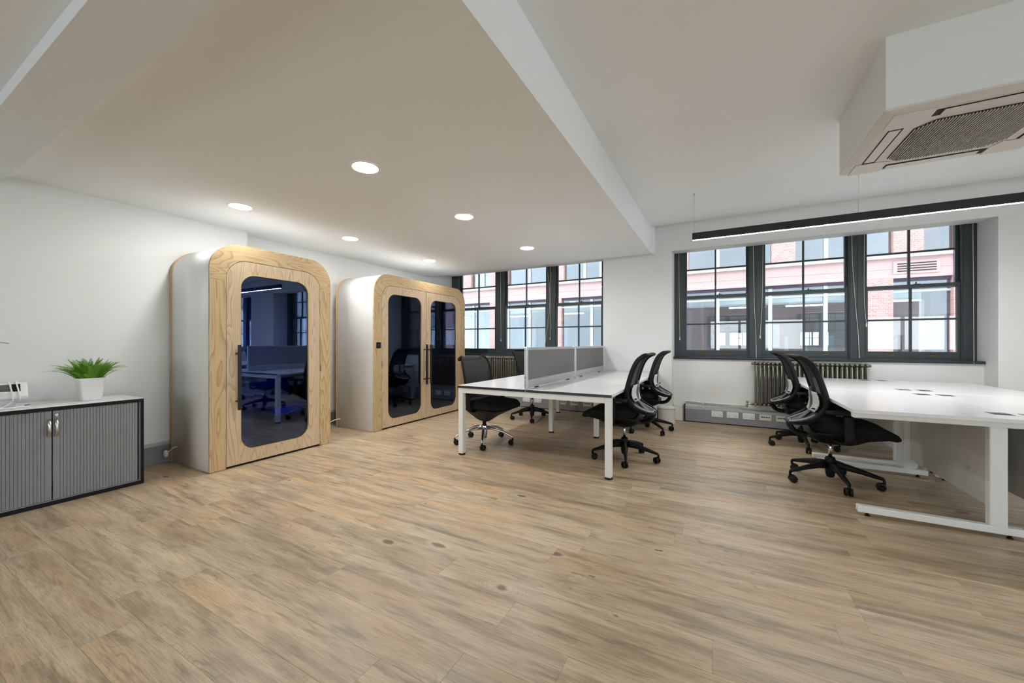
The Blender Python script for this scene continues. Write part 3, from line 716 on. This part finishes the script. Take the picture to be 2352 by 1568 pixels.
# ------------------------------------------------------------------ chairs
def caster(parent, x, y, ang, r=.030):
    e = MB()
    ca, sa = math.cos(ang), math.sin(ang)
    e.lathe([(.010, .052), (.010, .085)], 8, (x, y, 0)); e.tube([(x, y, .062), (x-ca*.012, y-sa*.012, .055), (x-ca*.02, y-sa*.02, .034)], [(.012, .016), (.012, .018), (.008, .010)], 8)
    o = e.build('caster', 'black_plastic', parent)
    for s in (-1, 1):
        m = MB().lathe([(.020, -.009), (r-.003, -.010), (r, -.006), (r, .006), (r-.003, .010), (.018, .0105), (.0, .008)], 18, (0, 0, 0), 'y', cap=False)
        m.xf(Matrix.Translation((x-ca*.02, y-sa*.02, r+.001)) @ Matrix.Rotation(ang, 4, 'Z') @ Matrix.Translation((0, s*.0145, 0)))
        m.build('wheel', 'black_rubber', o)
def star_base(t, r, phase, mat, hub_mat, chrome=False):
    m = MB()
    m.lathe([(.030, .06), (.034, .09), (.036, .20), (.030, .215)], 20)
    for k in range(5):
        a = math.radians(phase+72*k); ca, sa = math.cos(a), math.sin(a)
        if chrome: pr = [(.02, .175, .022, .018), (.12, .172, .019, .016), (.24, .145, .015, .013), (r-.03, .110, .012, .012), (r-.002, .095, .012, .011), (r, .080, .011, .010)]
        else: pr = [(.02, .150, .026, .034), (.10, .145, .023, .028), (.20, .125, .019, .021), (r-.045, .103, .016, .016), (r-.008, .094, .014, .013), (r, .082, .012, .010)]
        pts = [(ca*q[0], sa*q[0], q[1]) for q in pr]
        m.tube(pts, [(q[3], q[2]) for q in pr], 8, out=lambda p: (0, 0, 1))
    m.build('star_base', mat, t)
    for k in range(5):
        a = math.radians(phase+72*k); caster(t, math.cos(a)*r, math.sin(a)*r, a+0.5*math.sin(k*2.3+phase))
    if not chrome: MB().lathe([(.017, .045), (.026, .05), (.026, .10)], 16).build('lift_foot', 'black_plastic', t)

def cushion(t, x0, x1, w, ztop, thick, drop, mat='seat_fabric', name='seat', taper=.03):
    L = []
    for ins, z in ((.05, -thick), (.018, -thick*.92), (.0, -thick*.6), (.0, -thick*.32), (.012, -thick*.12), (.04, -.004), (.10, .002), (.18, .0)):
        lp = []
        for (px, py) in rrect(x0+ins, x1-ins, -w/2+ins, w/2-ins, max(.13-ins*.5, .02), 7):
            f = (px-x0)/(x1-x0); dz = -drop*max(0, (f-.55)/.45)**2 + .012*max(0, (.25-f)/.25)
            py2 = py*(1-taper*2*(1-f))
            dish = .010*(abs(py)/(w/2))**2 if z > -.02 else 0
            lp.append((px, py2, ztop+z*(1-.45*max(0, (f-.6)/.4))+dz+dish))
        L.append(lp)
    return MB().loft(L, True, True).build(name, mat, t)

BK = [(-.285, 0, .490), (-.277, .105, .492), (-.220, .190, .512), (-.135, .222, .556), (-.080, .232, .63), (-.070, .233, .71), (-.098, .230, .83), (-.130, .224, .93),
      (-.168, .216, 1.005), (-.215, .203, 1.047), (-.252, .178, 1.062), (-.262, .11, 1.066), (-.263, 0, 1.067)]
def task_chair(loc, yaw, phase, label, recline=0):
    t = thing('task_chair', label, 'office chair', (loc[0], loc[1], 0), math.radians(yaw), 'black mesh task chairs with white lumbar plates')
    star_base(t, .33, phase-yaw, 'black_plastic', 'black_plastic')
    MB().lathe([(.014, .20), (.014, .36)], 14).build('gas_lift', 'chrome', t)
    cushion(t, -.14, .40, .50, .530, .10, .075)
    pan = []
    for z, a, b, w in ((.330, -.05, .10, .10), (.345, -.10, .17, .16), (.385, -.17, .24, .20), (.425, -.16, .33, .40), (.445, -.13, .36, .44)):
        pan.append([(px, py, z) for px, py in rrect(a, b, -w/2, w/2, .05, 5)])
    MB().loft(pan, True, True).build('seat_pan', 'black_plastic', t)
    loop = catmull(BK, 5)[:-1]; full = [Vector(p) for p in loop]+[Vector(BK[-1])]
    ring_ = full+[Vector((p.x, -p.y, p.z)) for p in reversed(full[1:-1])]
    MB().tube(ring_, (.012, .024), 10, closed=True, out=lambda p: (0, p.y*2.2, p.z-.78)).build('back_frame', 'black_plastic', t)
    def sheet(i0, i1, name, mat, hollow, off=0.0, inset=.01):
        rows = []
        st = [p for p in full if i0 <= full.index(p) <= i1]
        for p in st:
            row = []
            for k in range(11):
                u = -1+2*k/10; row.append((p.x-hollow*(1-u*u)-off, u*(max(p.y-inset, .01)), p.z))
            rows.append(row)
        return MB().grid(rows).build(name, mat, t)
    sheet(20, 58, 'mesh_back', 'chair_mesh', .030)
    lower = [p for p in full if 8 <= full.index(p) <= 21]
    rows = [[(p.x-.022*(1-u*u), u*(p.y-.01), p.z-.002) for u in [-1+.2*k for k in range(11)]] for p in lower]
    MB().grid(rows).build('lower_shell', 'dark_grey_plastic', t, solid=.004)
    rim = [(p.x-.005, p.y*.62, p.z+.012) for p in full[4:17]]
    rim = [(p[0], -p[1], p[2]) for p in reversed(rim)]+[(full[3].x+.012, 0, full[3].z+.016)]+rim
    MB().tube(catmull(rim, 2), .0045, 6).build('inner_rim', 'light_rim', t)
    def fxz(z):
        for a, b in zip(full[16:], full[17:]):
            if a.z <= z <= b.z: k = (z-a.z)/max(b.z-a.z, 1e-6); return a.x+(b.x-a.x)*k
        return full[-1].x
    rows = []
    for z in [.605+.16*k/6 for k in range(7)]:
        w = .190-.035*abs((z-.685)/.08)**2
        rows.append([(fxz(z)-.040-.012*(1-u*u), u*w, z) for u in [-1+.2*k for k in range(11)]])
    lp = MB().grid(rows).build('lumbar_plate', 'perforated_white', t, solid=.006)
    for s in (-1, 1): MB().cbox((fxz(.62)-.055, s*.15, .632), (.022, .034, .010)).build('slider', 'black_plastic', lp, .003)
    sp = [(-.135, 0, .800), (-.130, 0, .74), (-.128, 0, .66), (-.140, 0, .60), (-.185, 0, .545), (-.235, 0, .50)]
    MB().tube(catmull(sp, 3), [(.010, .020+.022*min(1, i/8)) for i in range(16)], 10, out=lambda p: (1, 0, .3)).build('spine', 'grey_plastic', t)
    MB().tube(catmull([(-.06, 0, .385), (-.16, 0, .388), (-.235, 0, .405), (-.278, 0, .455), (-.285, 0, .49)], 4), (.022, .055), 10, out=lambda p: (1, 0, .6)).build('back_arm', 'black_plastic', t)
    for s in (-1, 1):
        m = MB().tube(catmull([(.02, s*.12, .385), (.05, s*.22, .378), (.07, s*.270, .40), (.065, s*.280, .45), (.055, s*.280, .615)], 4), (.034, .012), 10, out=lambda p: (1, 0, 0))
        po = m.build('arm_post', 'black_plastic', t)
        MB().loft([[(px, s*.275+py, z) for px, py in rrect(-.085+i, .145-i, -.042+i, .042-i, .035-i, 5)] for i, z in ((.006, .612), (0, .618), (0, .632), (.006, .640))], True, True).build('arm_pad', 'black_rubber', po)
    return t
task_chair((-.842, 3.975), 180, -4, 'black task chair at the bench corner leg facing the open floor')
task_chair((-.842, 5.400), 180, 25, 'black task chair at the bench desk beside the white pipe boxing')
task_chair((.830, 4.115), 0, -9.5, 'black task chair at the white desk corner facing the open floor')
task_chair((.830, 5.390), 0, -16, 'black task chair at the white desk in front of the radiator valve')
task_chair((-2.545, 5.375), -14, 6, 'black task chair behind the grey screen in front of the hidden radiator')

def mesh_chair(loc, yaw, phase, label):
    t = thing('mesh_chair', label, 'office chair', (loc[0], loc[1], 0), math.radians(yaw))
    star_base(t, .35, phase-yaw, 'chrome', 'chrome', True)
    MB().lathe([(.022, .17), (.022, .275), (.014, .28), (.014, .34)], 16).build('gas_lift', 'black_plastic', t)
    cushion(t, -.14, .40, .52, .525, .10, .04, taper=.0)
    pan = []
    for z, a, b, w in ((.262, -.06, .07, .07), (.285, -.10, .10, .11), (.33, -.15, .16, .18), (.385, -.19, .26, .28), (.425, -.17, .33, .42)):
        pan.append([(px, py, z) for px, py in rrect(a, b, -w/2, w/2, .03, 5)])
    MB().loft(pan, True, True).build('mechanism', 'black_plastic', t)
    prof = [(-.085, .46, .205), (-.085, .55, .215), (-.082, .65, .222), (-.095, .76, .226), (-.118, .87, .226), (-.145, .95, .222), (-.172, .995, .212), (-.205, 1.012, .200), (-.235, .998, .195), (-.245, .972, .195)]
    prof = [tuple(p) for p in catmull(prof, 4)]
    def wz(p): return p[2]-.05*max(0, (p[1]-.90)/.11)**3*.6
    MB().grid([[(p[0]-.035*(1-u*u), u*(wz(p)-.012), p[1]) for u in [-1+.2*k for k in range(11)]] for p in prof]).build('mesh_back', 'chair_mesh', t)
    side = [(p[0], wz(p), p[1]) for p in prof]; end = prof[-1]
    loop = [(x, -y, z) for x, y, z in reversed(side)]+[(prof[0][0]-.03, 0, prof[0][1]-.01)]+side
    MB().tube(loop, (.011, .018), 8, out=lambda p: (0, p[1], .0001) if abs(p[1]) > .05 else (0, 0, -1)).build('back_frame', 'black_plastic', t)
    MB().tube([(end[0], -wz(end), end[1]), (end[0]-.03, 0, end[1]), (end[0], wz(end), end[1])], .010, 8).build('top_rail', 'black_plastic', t)
    MB().tube(catmull([(-.08, 0, .36), (-.17, 0, .38), (-.19, 0, .45), (-.15, 0, .60), (-.155, 0, .70)], 4), (.014, .05), 10, out=lambda p: (1, 0, .2)).build('back_arm', 'black_plastic', t)
    for s in (-1, 1):
        m = MB().tube(catmull([(.0, s*.15, .40), (.02, s*.24, .40), (.03, s*.285, .43), (.03, s*.29, .50), (.03, s*.29, .615)], 4), (.036, .012), 10, out=lambda p: (1, 0, 0))
        po = m.build('arm_post', 'black_plastic', t)
        MB().loft([[(px, s*.285+py, z) for px, py in rrect(-.09+i, .15-i, -.042+i, .042-i, .035-i, 5)] for i, z in ((.006, .612), (0, .618), (0, .632), (.006, .640))], True, True).build('arm_pad', 'black_rubber', po)
mesh_chair((-2.43, 3.82), -11, 10, 'black mesh chair with polished metal star base at the bench desk')

# ------------------------------------------------------------------ tambour cabinet
cb = thing('tambour_cabinet', 'low grey tambour cabinet with black frame and white top against the wall', 'cabinet', (-4.24, .860, 0))
CW, CH, CD = .50, .712, -.46
MB().box(CD, .0, -CW, CW, CH-.026, CH-.0015).box(CD, 0, -CW, CW, .001, .030).box(CD, 0, -CW, -CW+.018, .03, CH-.026).box(CD, 0, CW-.018, CW, .03, CH-.026).build('carcass', 'black_plastic', cb, .001)
MB().box(CD, .003, -CW, CW, CH-.0015, CH+.002).build('top_panel', 'white_laminate', cb)
MB().box(CD, CD+.02, -CW+.018, CW-.018, .03, CH-.026).build('back_board', 'panel_grey', cb)
MB().box(-.03, -.004, -CW+.018, CW-.018, .030, .034).build('bottom_track', 'aluminium', cb)
for s in (-1, 1): MB().box(-.03, -.006, s*(CW-.018)-(.012 if s > 0 else 0), s*(CW-.018)+(0 if s > 0 else .012), .034, CH-.028).build('side_track', 'grey_plastic', cb)
plain('tambour_grey', srgb(134, 134, 138), 0.55)
slat = None
for s in (-1, 1):
    dr = empty('tambour_door'); dr.parent = cb
    lead = MB().box(-.024, -.008, min(s*.003, s*.036), max(s*.003, s*.036), .036, CH-.030).build('lead_rail', 'tambour_grey', dr, .002)
    yy = .0365; i = 0
    while yy < .447:
        if slat is None:
            m = MB().prism([(-.022, 0), (-.0125, 0), (-.0102, .0016), (-.0098, .0085), (-.0102, .0149), (-.0125, .0165), (-.022, .0165)], 'z', .036, CH-.030)
            ob = m.build('slat', 'tambour_grey', dr); slat = ob.data
        else:
            ob = bpy.data.objects.new('slat', slat); COL.objects.link(ob); ob.parent = dr
        ob.location = (0, yy if s > 0 else -yy-.0165, 0); yy += .0171
    hy = s*.0175
    pth = catmull([(-.008, hy, .50), (.004, hy, .515), (.020, hy, .54), (.022, hy, .57), (.016, hy, .60), (-.008, hy, .618)], 3)
    MB().tube(pth, (.005, .0095), 10, out=lambda p: (1, 0, .01)).build('handle', 'steel_satin', dr)
    if s > 0:
        MB().lathe([(.011, -.008), (.011, .000), (.008, .003)], 14, (0, .018, .652), 'x').build('lock', 'steel_satin', dr)
        MB().box(.002, .014, .016, .020, .640, .664).build('key', 'steel_satin', dr)

# ------------------------------------------------------------------ fern in white pot
pt = thing('potted_fern', 'bushy green fern in a square white pot on the grey cabinet', 'plant', (-4.47, 1.105, CH+.003))
def sq(h, r): return [(px, py, z) for z in (h,) for px, py in rrect(-r, r, -r, r, r*.28, 5)]
MB().loft([sq(.0, .054), sq(.004, .057), sq(.168, .074), sq(.175, .080), sq(.179, .080), sq(.177, .075), sq(.155, .070)], True, True).build('pot', 'pot_white', pt)
MB().prism(rrect(-.069, .069, -.069, .069, .018, 4), 'z', .150, .157).build('soil', 'soil', pt)
def frond(L, curl, np_=17, lw=.024):
    m = MB(); pts = []; x = z = 0.0
    for k in range(np_+1):
        pts.append((x, 0, z)); a = 1.40-curl*(k/np_)**1.3; x += L/np_*math.cos(a); z += L/np_*math.sin(a)
    m.tube(pts, [.0022*(1-.8*k/np_) for k in range(np_+1)], 4)
    for k in range(2, np_+1):
        f = k/np_; w = lw*min(1, .45+2.2*f)*(1-f)**.55+.0035; p = Vector(pts[k]); tg = (Vector(pts[k])-Vector(pts[k-1])).normalized()
        for s in (-1, 1):
            d = (tg*.45+Vector((0, s, 0))+Vector((0, 0, .10))).normalized(); q = p+d*w; n = tg*.0040
            m.add([tuple(p-n), tuple(p+d*w*.6-n*.8), tuple(q+n*.4), tuple(p+d*w*.6+n*1.0), tuple(p+n)], [(0, 1, 2, 3, 4)], True)
    return m
frs = [frond(.185+.010*i, .25+.22*i).build('frond', 'fern_green', pt) for i in range(6)]
for i in range(150):
    ob = frs[i] if i < 6 else bpy.data.objects.new('frond', frs[i % 6].data)
    if i >= 6: COL.objects.link(ob); ob.parent = pt
    k = i/150.0; a = i*2.39996; rad = .060*math.sqrt(k)
    ob.location = (rad*math.cos(a), rad*math.sin(a), .156)
    s = random.uniform(.62, 1.12)*(.84+.22*k)
    ob.rotation_euler = (random.uniform(-.3, .3), -.15+.62*k+random.uniform(-.2, .2), a+random.uniform(-.35, .35)); ob.scale = (s, s, s)

# spiky plant whose leaf tips reach into view, and the desk phone
sp = thing('potted_spike_plant', 'plant with long pointed dark green leaves, only the tips showing at the picture edge', 'plant', (-4.52, .395, CH+.003))
MB().lathe([(.060, 0), (.066, .004), (.085, .16), (.085, .165), (.079, .163), (.077, .14)], 24).build('pot', 'pot_white', sp)
MB().lathe([(.078, .138), (.078, .146)], 24).build('soil', 'soil', sp)
MB().tube([(0, 0, .14), (.005, .0, .25), (0, 0, .46)], .010, 8).build('stem', 'soil', sp)
def blade(L, droop):
    rows = []
    for k in range(11):
        f = k/10; w = .011*math.sin(PI*min(1, .18+.82*f))**.8+.0004; x = L*f*.92; z = L*(.42*f-droop*f*f)
        rows.append([(x, -w, z+.004), (x, 0, z), (x, w, z+.004)])
    return MB().grid(rows)
bl = None
for i in range(26):
    if i < 3: ob = blade(.28, .25+.12*i).build('leaf', 'spike_green', sp); bl = (bl or [])+[ob.data]
    else: ob = bpy.data.objects.new('leaf', bl[i % 3]); COL.objects.link(ob); ob.parent = sp
    ob.location = (0, 0, .345+.005*(i % 4)); ob.rotation_euler = (0, -.3+.055*i if i % 2 else -.9+.03*i, i*2.4)
for q, (z, ry, rz, sx) in enumerate(((.455, .16, 76, 1.20), (.450, .06, 82, 1.06), (.43, .22, 70, 1.05))):
    ob = bpy.data.objects.new('leaf', bl[q % 2]); COL.objects.link(ob); ob.parent = sp; ob.location = (.0, .0, z); ob.rotation_euler = (0, ry, math.radians(rz)); ob.scale = (sx, .8, 1)

ph = thing('desk_phone', 'white desk phone with its cord wrapped round it at the cabinet end', 'telephone', (-4.44, .690, CH+.003), math.radians(-4))
body = [(.085, .078), (.045, .172), (.028, .176), (-.09, .095), (-.09, .06), (.07, .062)]
MB().prism(body, 'y', -.19, .085).build('body', 'white_plastic', ph, .004)
MB().prism([(.052, .001), (.060, .0615), (-.085, .0615), (-.075, .001)], 'y', -.165, .03).build('stand', 'light_rim', ph, .003)
def onface(y0, y1, f0, f1, d=.0012):
    A, B = Vector((.085, 0, .078)), Vector((.045, 0, .172)); n = Vector((.094, 0, .040)).normalized()
    q = []
    for f, y in ((f0, y0), (f0, y1), (f1, y1), (f1, y0)): p = A.lerp(B, f); q.append((p.x+n.x*d, y, p.z+n.z*d))
    q2 = [(x-n.x*.003, y, z-n.z*.003) for x, y, z in q]; return MB().loft([q2, q], True, False)
onface(-.17, .008, .42, .92).build('display', 'screen_grey', ph); onface(.014, .052, .40, .94).build('key_panel', 'black_plastic', ph); onface(-.18, .0, .05, .34).build('lower_trim', 'panel_grey', ph)
for y in (.006, .036):
    pth = catmull([(.058, y+.012, .045), (.094, y+.012, .078), (.070, y+.006, .125), (.050, y-.002, .176), (.034, y-.004, .184), (-.01, y-.002, .158), (-.06, y, .120)], 3)
    MB().tube(pth, .0045, 6).build('wrapped_cord', 'white_plastic', ph)
MB().tube(catmull([(.09, -.18, .006), (.092, -.09, .006), (.10, -.02, .006), (.088, .05, .006), (.075, .095, .006)], 4), .0045, 6).build('network_lead', 'white_plastic', ph)
MB().tube(catmull([(.055, .02, .05), (.075, .0, .03), (.085, -.03, .012), (.092, -.07, .006)], 4), .004, 6).build('hanging_cord', 'white_plastic', ph)
MB().box(.040, .054, .072, .098, .001, .015).build('lead_plug', 'blue_plug', ph, .002)

# ------------------------------------------------------------------ downlights, pendant, air conditioner
def downlight(x, y, label):
    t = thing('downlight', label, 'ceiling light', (x, y, 2.455), 0, 'round recessed downlights')
    MB().lathe([(.087, -.001), (.090, -.006), (.104, -.004), (.106, -.0004)], 40, cap=False).build('trim_ring', 'white_plastic', t)
    MB().add([(0, 0, -.014)]+[(.088*math.cos(2*PI*k/24), .088*math.sin(2*PI*k/24), -.0035) for k in range(24)], [(0, 1+(k+1) % 24, 1+k) for k in range(24)]).build('diffuser', 'lamp_diffuser', t)
for x, y, l in [(-2.268, 1.95, 'round downlight above the open floor before the bench desk'), (-3.945, 1.95, 'round downlight above the single door phone booth'),
                (-2.268, 3.183, 'round downlight above the bench end that faces the open floor'), (-3.965, 3.183, 'round downlight above the gap between the two phone booths'),
                (-2.268, 4.635, 'round downlight above the middle of the bench desk'), (-3.945, 4.62, 'round downlight above the double door booth'),
                ]:
    downlight(x, y, l)
pe = thing('pendant_light', 'long black linear pendant light hanging on thin wires over the white desks', 'pendant light', (1.25, 4.613, 2.292))
L2 = 1.50
MB().box(-L2, L2, -.026, -.017, .0, .076).box(-L2, L2, .017, .026, .0, .076).box(-L2, L2, -.017, .017, .066, .076).box(-L2, -L2+.004, -.020, .020, .0, .066).box(L2-.004, L2, -.020, .020, .0, .066).build('housing', 'black_metal', pe)
MB().box(-L2+.006, L2-.006, -.0165, .0165, .002, .012).build('diffuser', 'pendant_diffuser', pe)
for xx in (-1.484, -.115, 1.254):
    MB().tube([(xx, 0, .076), (xx, 0, 2.80-2.292)], .0013, 6).build('wire', 'steel_satin', pe)
    MB().lathe([(.006, .076), (.004, .10), (.002, .105)], 8, (xx, 0, 0)).lathe([(.003, .485), (.008, .497), (.010, .5075)], 10, (xx, 0, 0)).build('gripper', 'steel_satin', pe)

AX0, AX1, AY0, AY1, AZ = .785, 1.690, 2.738, 3.625, 2.415
struct(MB().box(AX0, AX1, AY0, AY1, AZ, 2.801).build('trim_7', 'wall_paint'))
ac = thing('air_conditioner', 'square ceiling cassette air conditioner with grey grille under its white box', 'air conditioner', ((AX0+AX1)/2, (AY0+AY1)/2, AZ))
hx, hy_ = (AX1-AX0)/2, (AY1-AY0)/2
MB().loft([[(px, py, z) for px, py in rrect(-hx-o, hx+o, -hy_-o, hy_+o, .02, 3)] for o, z in ((.004, -.0005), (.004, -.012), (-.035, -.030))], True, False).build('panel', 'hvac_white', ac)
def cp(pl, z0, z1, nm, mat, par): return MB().prism(pl, 'z', z0, z1).build(nm, mat, par)
G = .265
oct_ = [(-G, -G+.07), (-G+.07, -G), (G-.07, -G), (G, -G+.07), (G, G-.07), (G-.07, G), (-G+.07, G), (-G, G-.07)]
cp(oct_, -.0335, -.031, 'grille_backing', 'dark_hole', ac)
gs = MB(); n = 42
for i in range(n):
    y = -G+.006+i*(2*G-.012)/(n-1); e = G-max(0, abs(y)-(G-.07))-.002
    gs.box(y-.0014, y+.0014, -e, e, -.0405, -.0335)
gs.build('grille_slats', 'hvac_white', ac)['kind'] = 'stuff'
for k in range(4):
    r = Matrix.Rotation(k*PI/2, 4, 'Z')
    MB().box(-.235, .235, -hy_+.062, -hy_+.128, -.0325, -.0303).xf(r).build('air_slot', 'dark_hole', ac)
    MB().box(-.205, .228, -hy_+.066, -hy_+.118, -.0375, -.0328).xf(r).build('louvre', 'hvac_white', ac, .002)
    a = hx-.04
    MB().prism([(-a, -a), (-.24, -a), (-.24, -G-.025), (-G-.0, -G+.035), (-G-.025, -.24), (-a, -.24)], 'z', -.0345, -.0305).xf(r).build('corner_cover', 'hvac_white', ac, .001)

# ------------------------------------------------------------------ building across the street
bd2 = thing('office_building', 'pink brick office building across the street seen through the windows', 'building', (-2, 16, -4))
def B(nm, mat, x0, x1, y0, y1, z0, z1, par=None): return MB().box(x0+2, x1+2, y0-16, y1-16, z0+4, z1+4).build(nm, mat, par or bd2)
X0, X1 = -17.0, 11.0
for k, zz in enumerate((3.18, 7.1, -0.75)):
    h = .62 if k < 2 else .9
    B('spandrel', 'facade_band', X0, X1, 16.0, 16.4, zz, zz+h)
    B('string_line', 'facade_coping', X0, X1, 15.985, 16.0, zz+h*.47, zz+h*.47+.012)
    B('coping', 'facade_coping', X0, X1, 15.90, 16.45, zz+h, zz+h+.11)
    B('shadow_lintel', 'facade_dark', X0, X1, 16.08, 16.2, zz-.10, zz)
for a, b in ((4.13, 4.75), (-6.36, -6.14), (-9.85, -9.50), (-12.9, -12.3), (6.05, 6.9), (9.6, 10.4)): B('brick_pier', 'facade_brick', a, b, 15.97, 16.4, .15, 3.18)
for a, b in ((1.63, 2.29), (4.75, 5.43), (-1.45, -1.0), (-6.36, -6.02), (-9.05, -8.86), (-9.85, -9.5), (-11.7, -10.97), (6.1, 6.9), (9, 9.6)): B('brick_pier', 'facade_brick', a, b, 15.97, 16.4, 3.91, 7.1)
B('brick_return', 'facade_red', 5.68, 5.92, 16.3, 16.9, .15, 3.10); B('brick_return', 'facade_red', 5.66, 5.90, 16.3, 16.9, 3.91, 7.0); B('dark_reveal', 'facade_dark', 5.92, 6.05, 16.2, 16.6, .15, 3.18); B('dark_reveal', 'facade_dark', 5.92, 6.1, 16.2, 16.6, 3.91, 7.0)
B('downpipe', 'facade_coping', 6.18, 6.28, 15.85, 15.95, -4, 9)
lv = B('vent_surround', 'facade_band', 4.75, 5.78, 15.97, 16.0, 3.30, 3.68)
for i in range(4): B('vent_slot', 'dark_hole', 4.84, 5.70, 15.962, 15.969, 3.365+i*.075, 3.395+i*.075)
for z0, z1, ms in ((.15, 3.08, (-.02, 1.6, 3.13, -1.6, -3.2, -4.8, -7.75, -8.9, -10.9, -12.0, 7.4, 8.6)), (3.91, 7.1, (-.02, 3.14, -2.6, -4.4, -5.1, -7.75, -10.3, -12.6, 7.6))):
    for x in ms: B('window_mullion', 'facade_frame', x-.055, x+.055, 16.10, 16.22, z0, z1)
    B('window_rail', 'facade_frame', X0, X1, 16.12, 16.2, z0, z0+.07); B('window_rail', 'facade_frame', X0, X1, 16.12, 16.2, z1-.34, z1-.28)
    for a, b in ((X0, -9.7), (-9.7, -6.25), (-6.25, -.02), (-.02, 4.4), (4.4, 11)): B('facade_pane', 'facade_glass', a, b, 16.155, 16.165, z0, z1)
for zf, zc in ((.0, 3.1), (3.85, 7.0)):
    B('office_floor', 'office_floor', X0, X1, 16.4, 24, zf-.1, zf); B('office_ceiling', 'office_ceiling', X0, X1, 16.4, 24, zc, zc+.1)
    B('office_wall', 'office_wall', X0, -2.0, 22.5, 22.7, zf, zc); B('office_wall', 'office_brick', -2.0, X1, 23.5, 23.7, zf, zc)
    for y in (17.6, 19.4, 21.2): B('ceiling_beam', 'office_ceiling', X0, X1, y, y+.18, zc-.22, zc)
    for x in (-14, -10.5, -7.2, -3.4, .4, 2.4, 5.0, 8): B('office_strip_light', 'office_strip', x, x+1.3, 18.6+.3*math.sin(x), 18.72+.3*math.sin(x), zc-.45, zc-.40)
for x, w, m in ((-14.5, .9, 'office_white'), (-11.3, 1.0, 'office_white'), (-8.4, .9, 'office_white'), (-6.9, 1.1, 'office_wall'), (-4.4, .9, 'office_white')):
    B('office_door', m, x, x+w, 22.40, 22.48, .0, 2.2)
for x, w, m in ((3.4, .25, 'office_white'), (4.9, .22, 'office_blue'), (5.2, .5, 'office_white'), (5.35, .1, 'office_blue'), (5.95, .3, 'office_white'), (2.2, .12, 'office_white'), (2.75, .14, 'office_white')):
    B('office_panel', m, x, x+w, 17.6, 17.7, .0, 1.45)
B('party_wall', 'office_brick', -.9, -.6, 16.4, 22, 0, 3.1); B('inner_pier', 'office_brick', 2.0, 2.7, 20.5, 21.2, 0, 3.1); B('inner_pier', 'facade_red', -7.1, -6.8, 17.0, 17.5, 0, 3.1)
B('inner_window', 'office_white', 1.75, 2.35, 20.2, 20.25, 1.0, 2.0)
struct(MB().box(-60, 60, -60, 60, -4.3, -4.0).build('ground', 'street'))
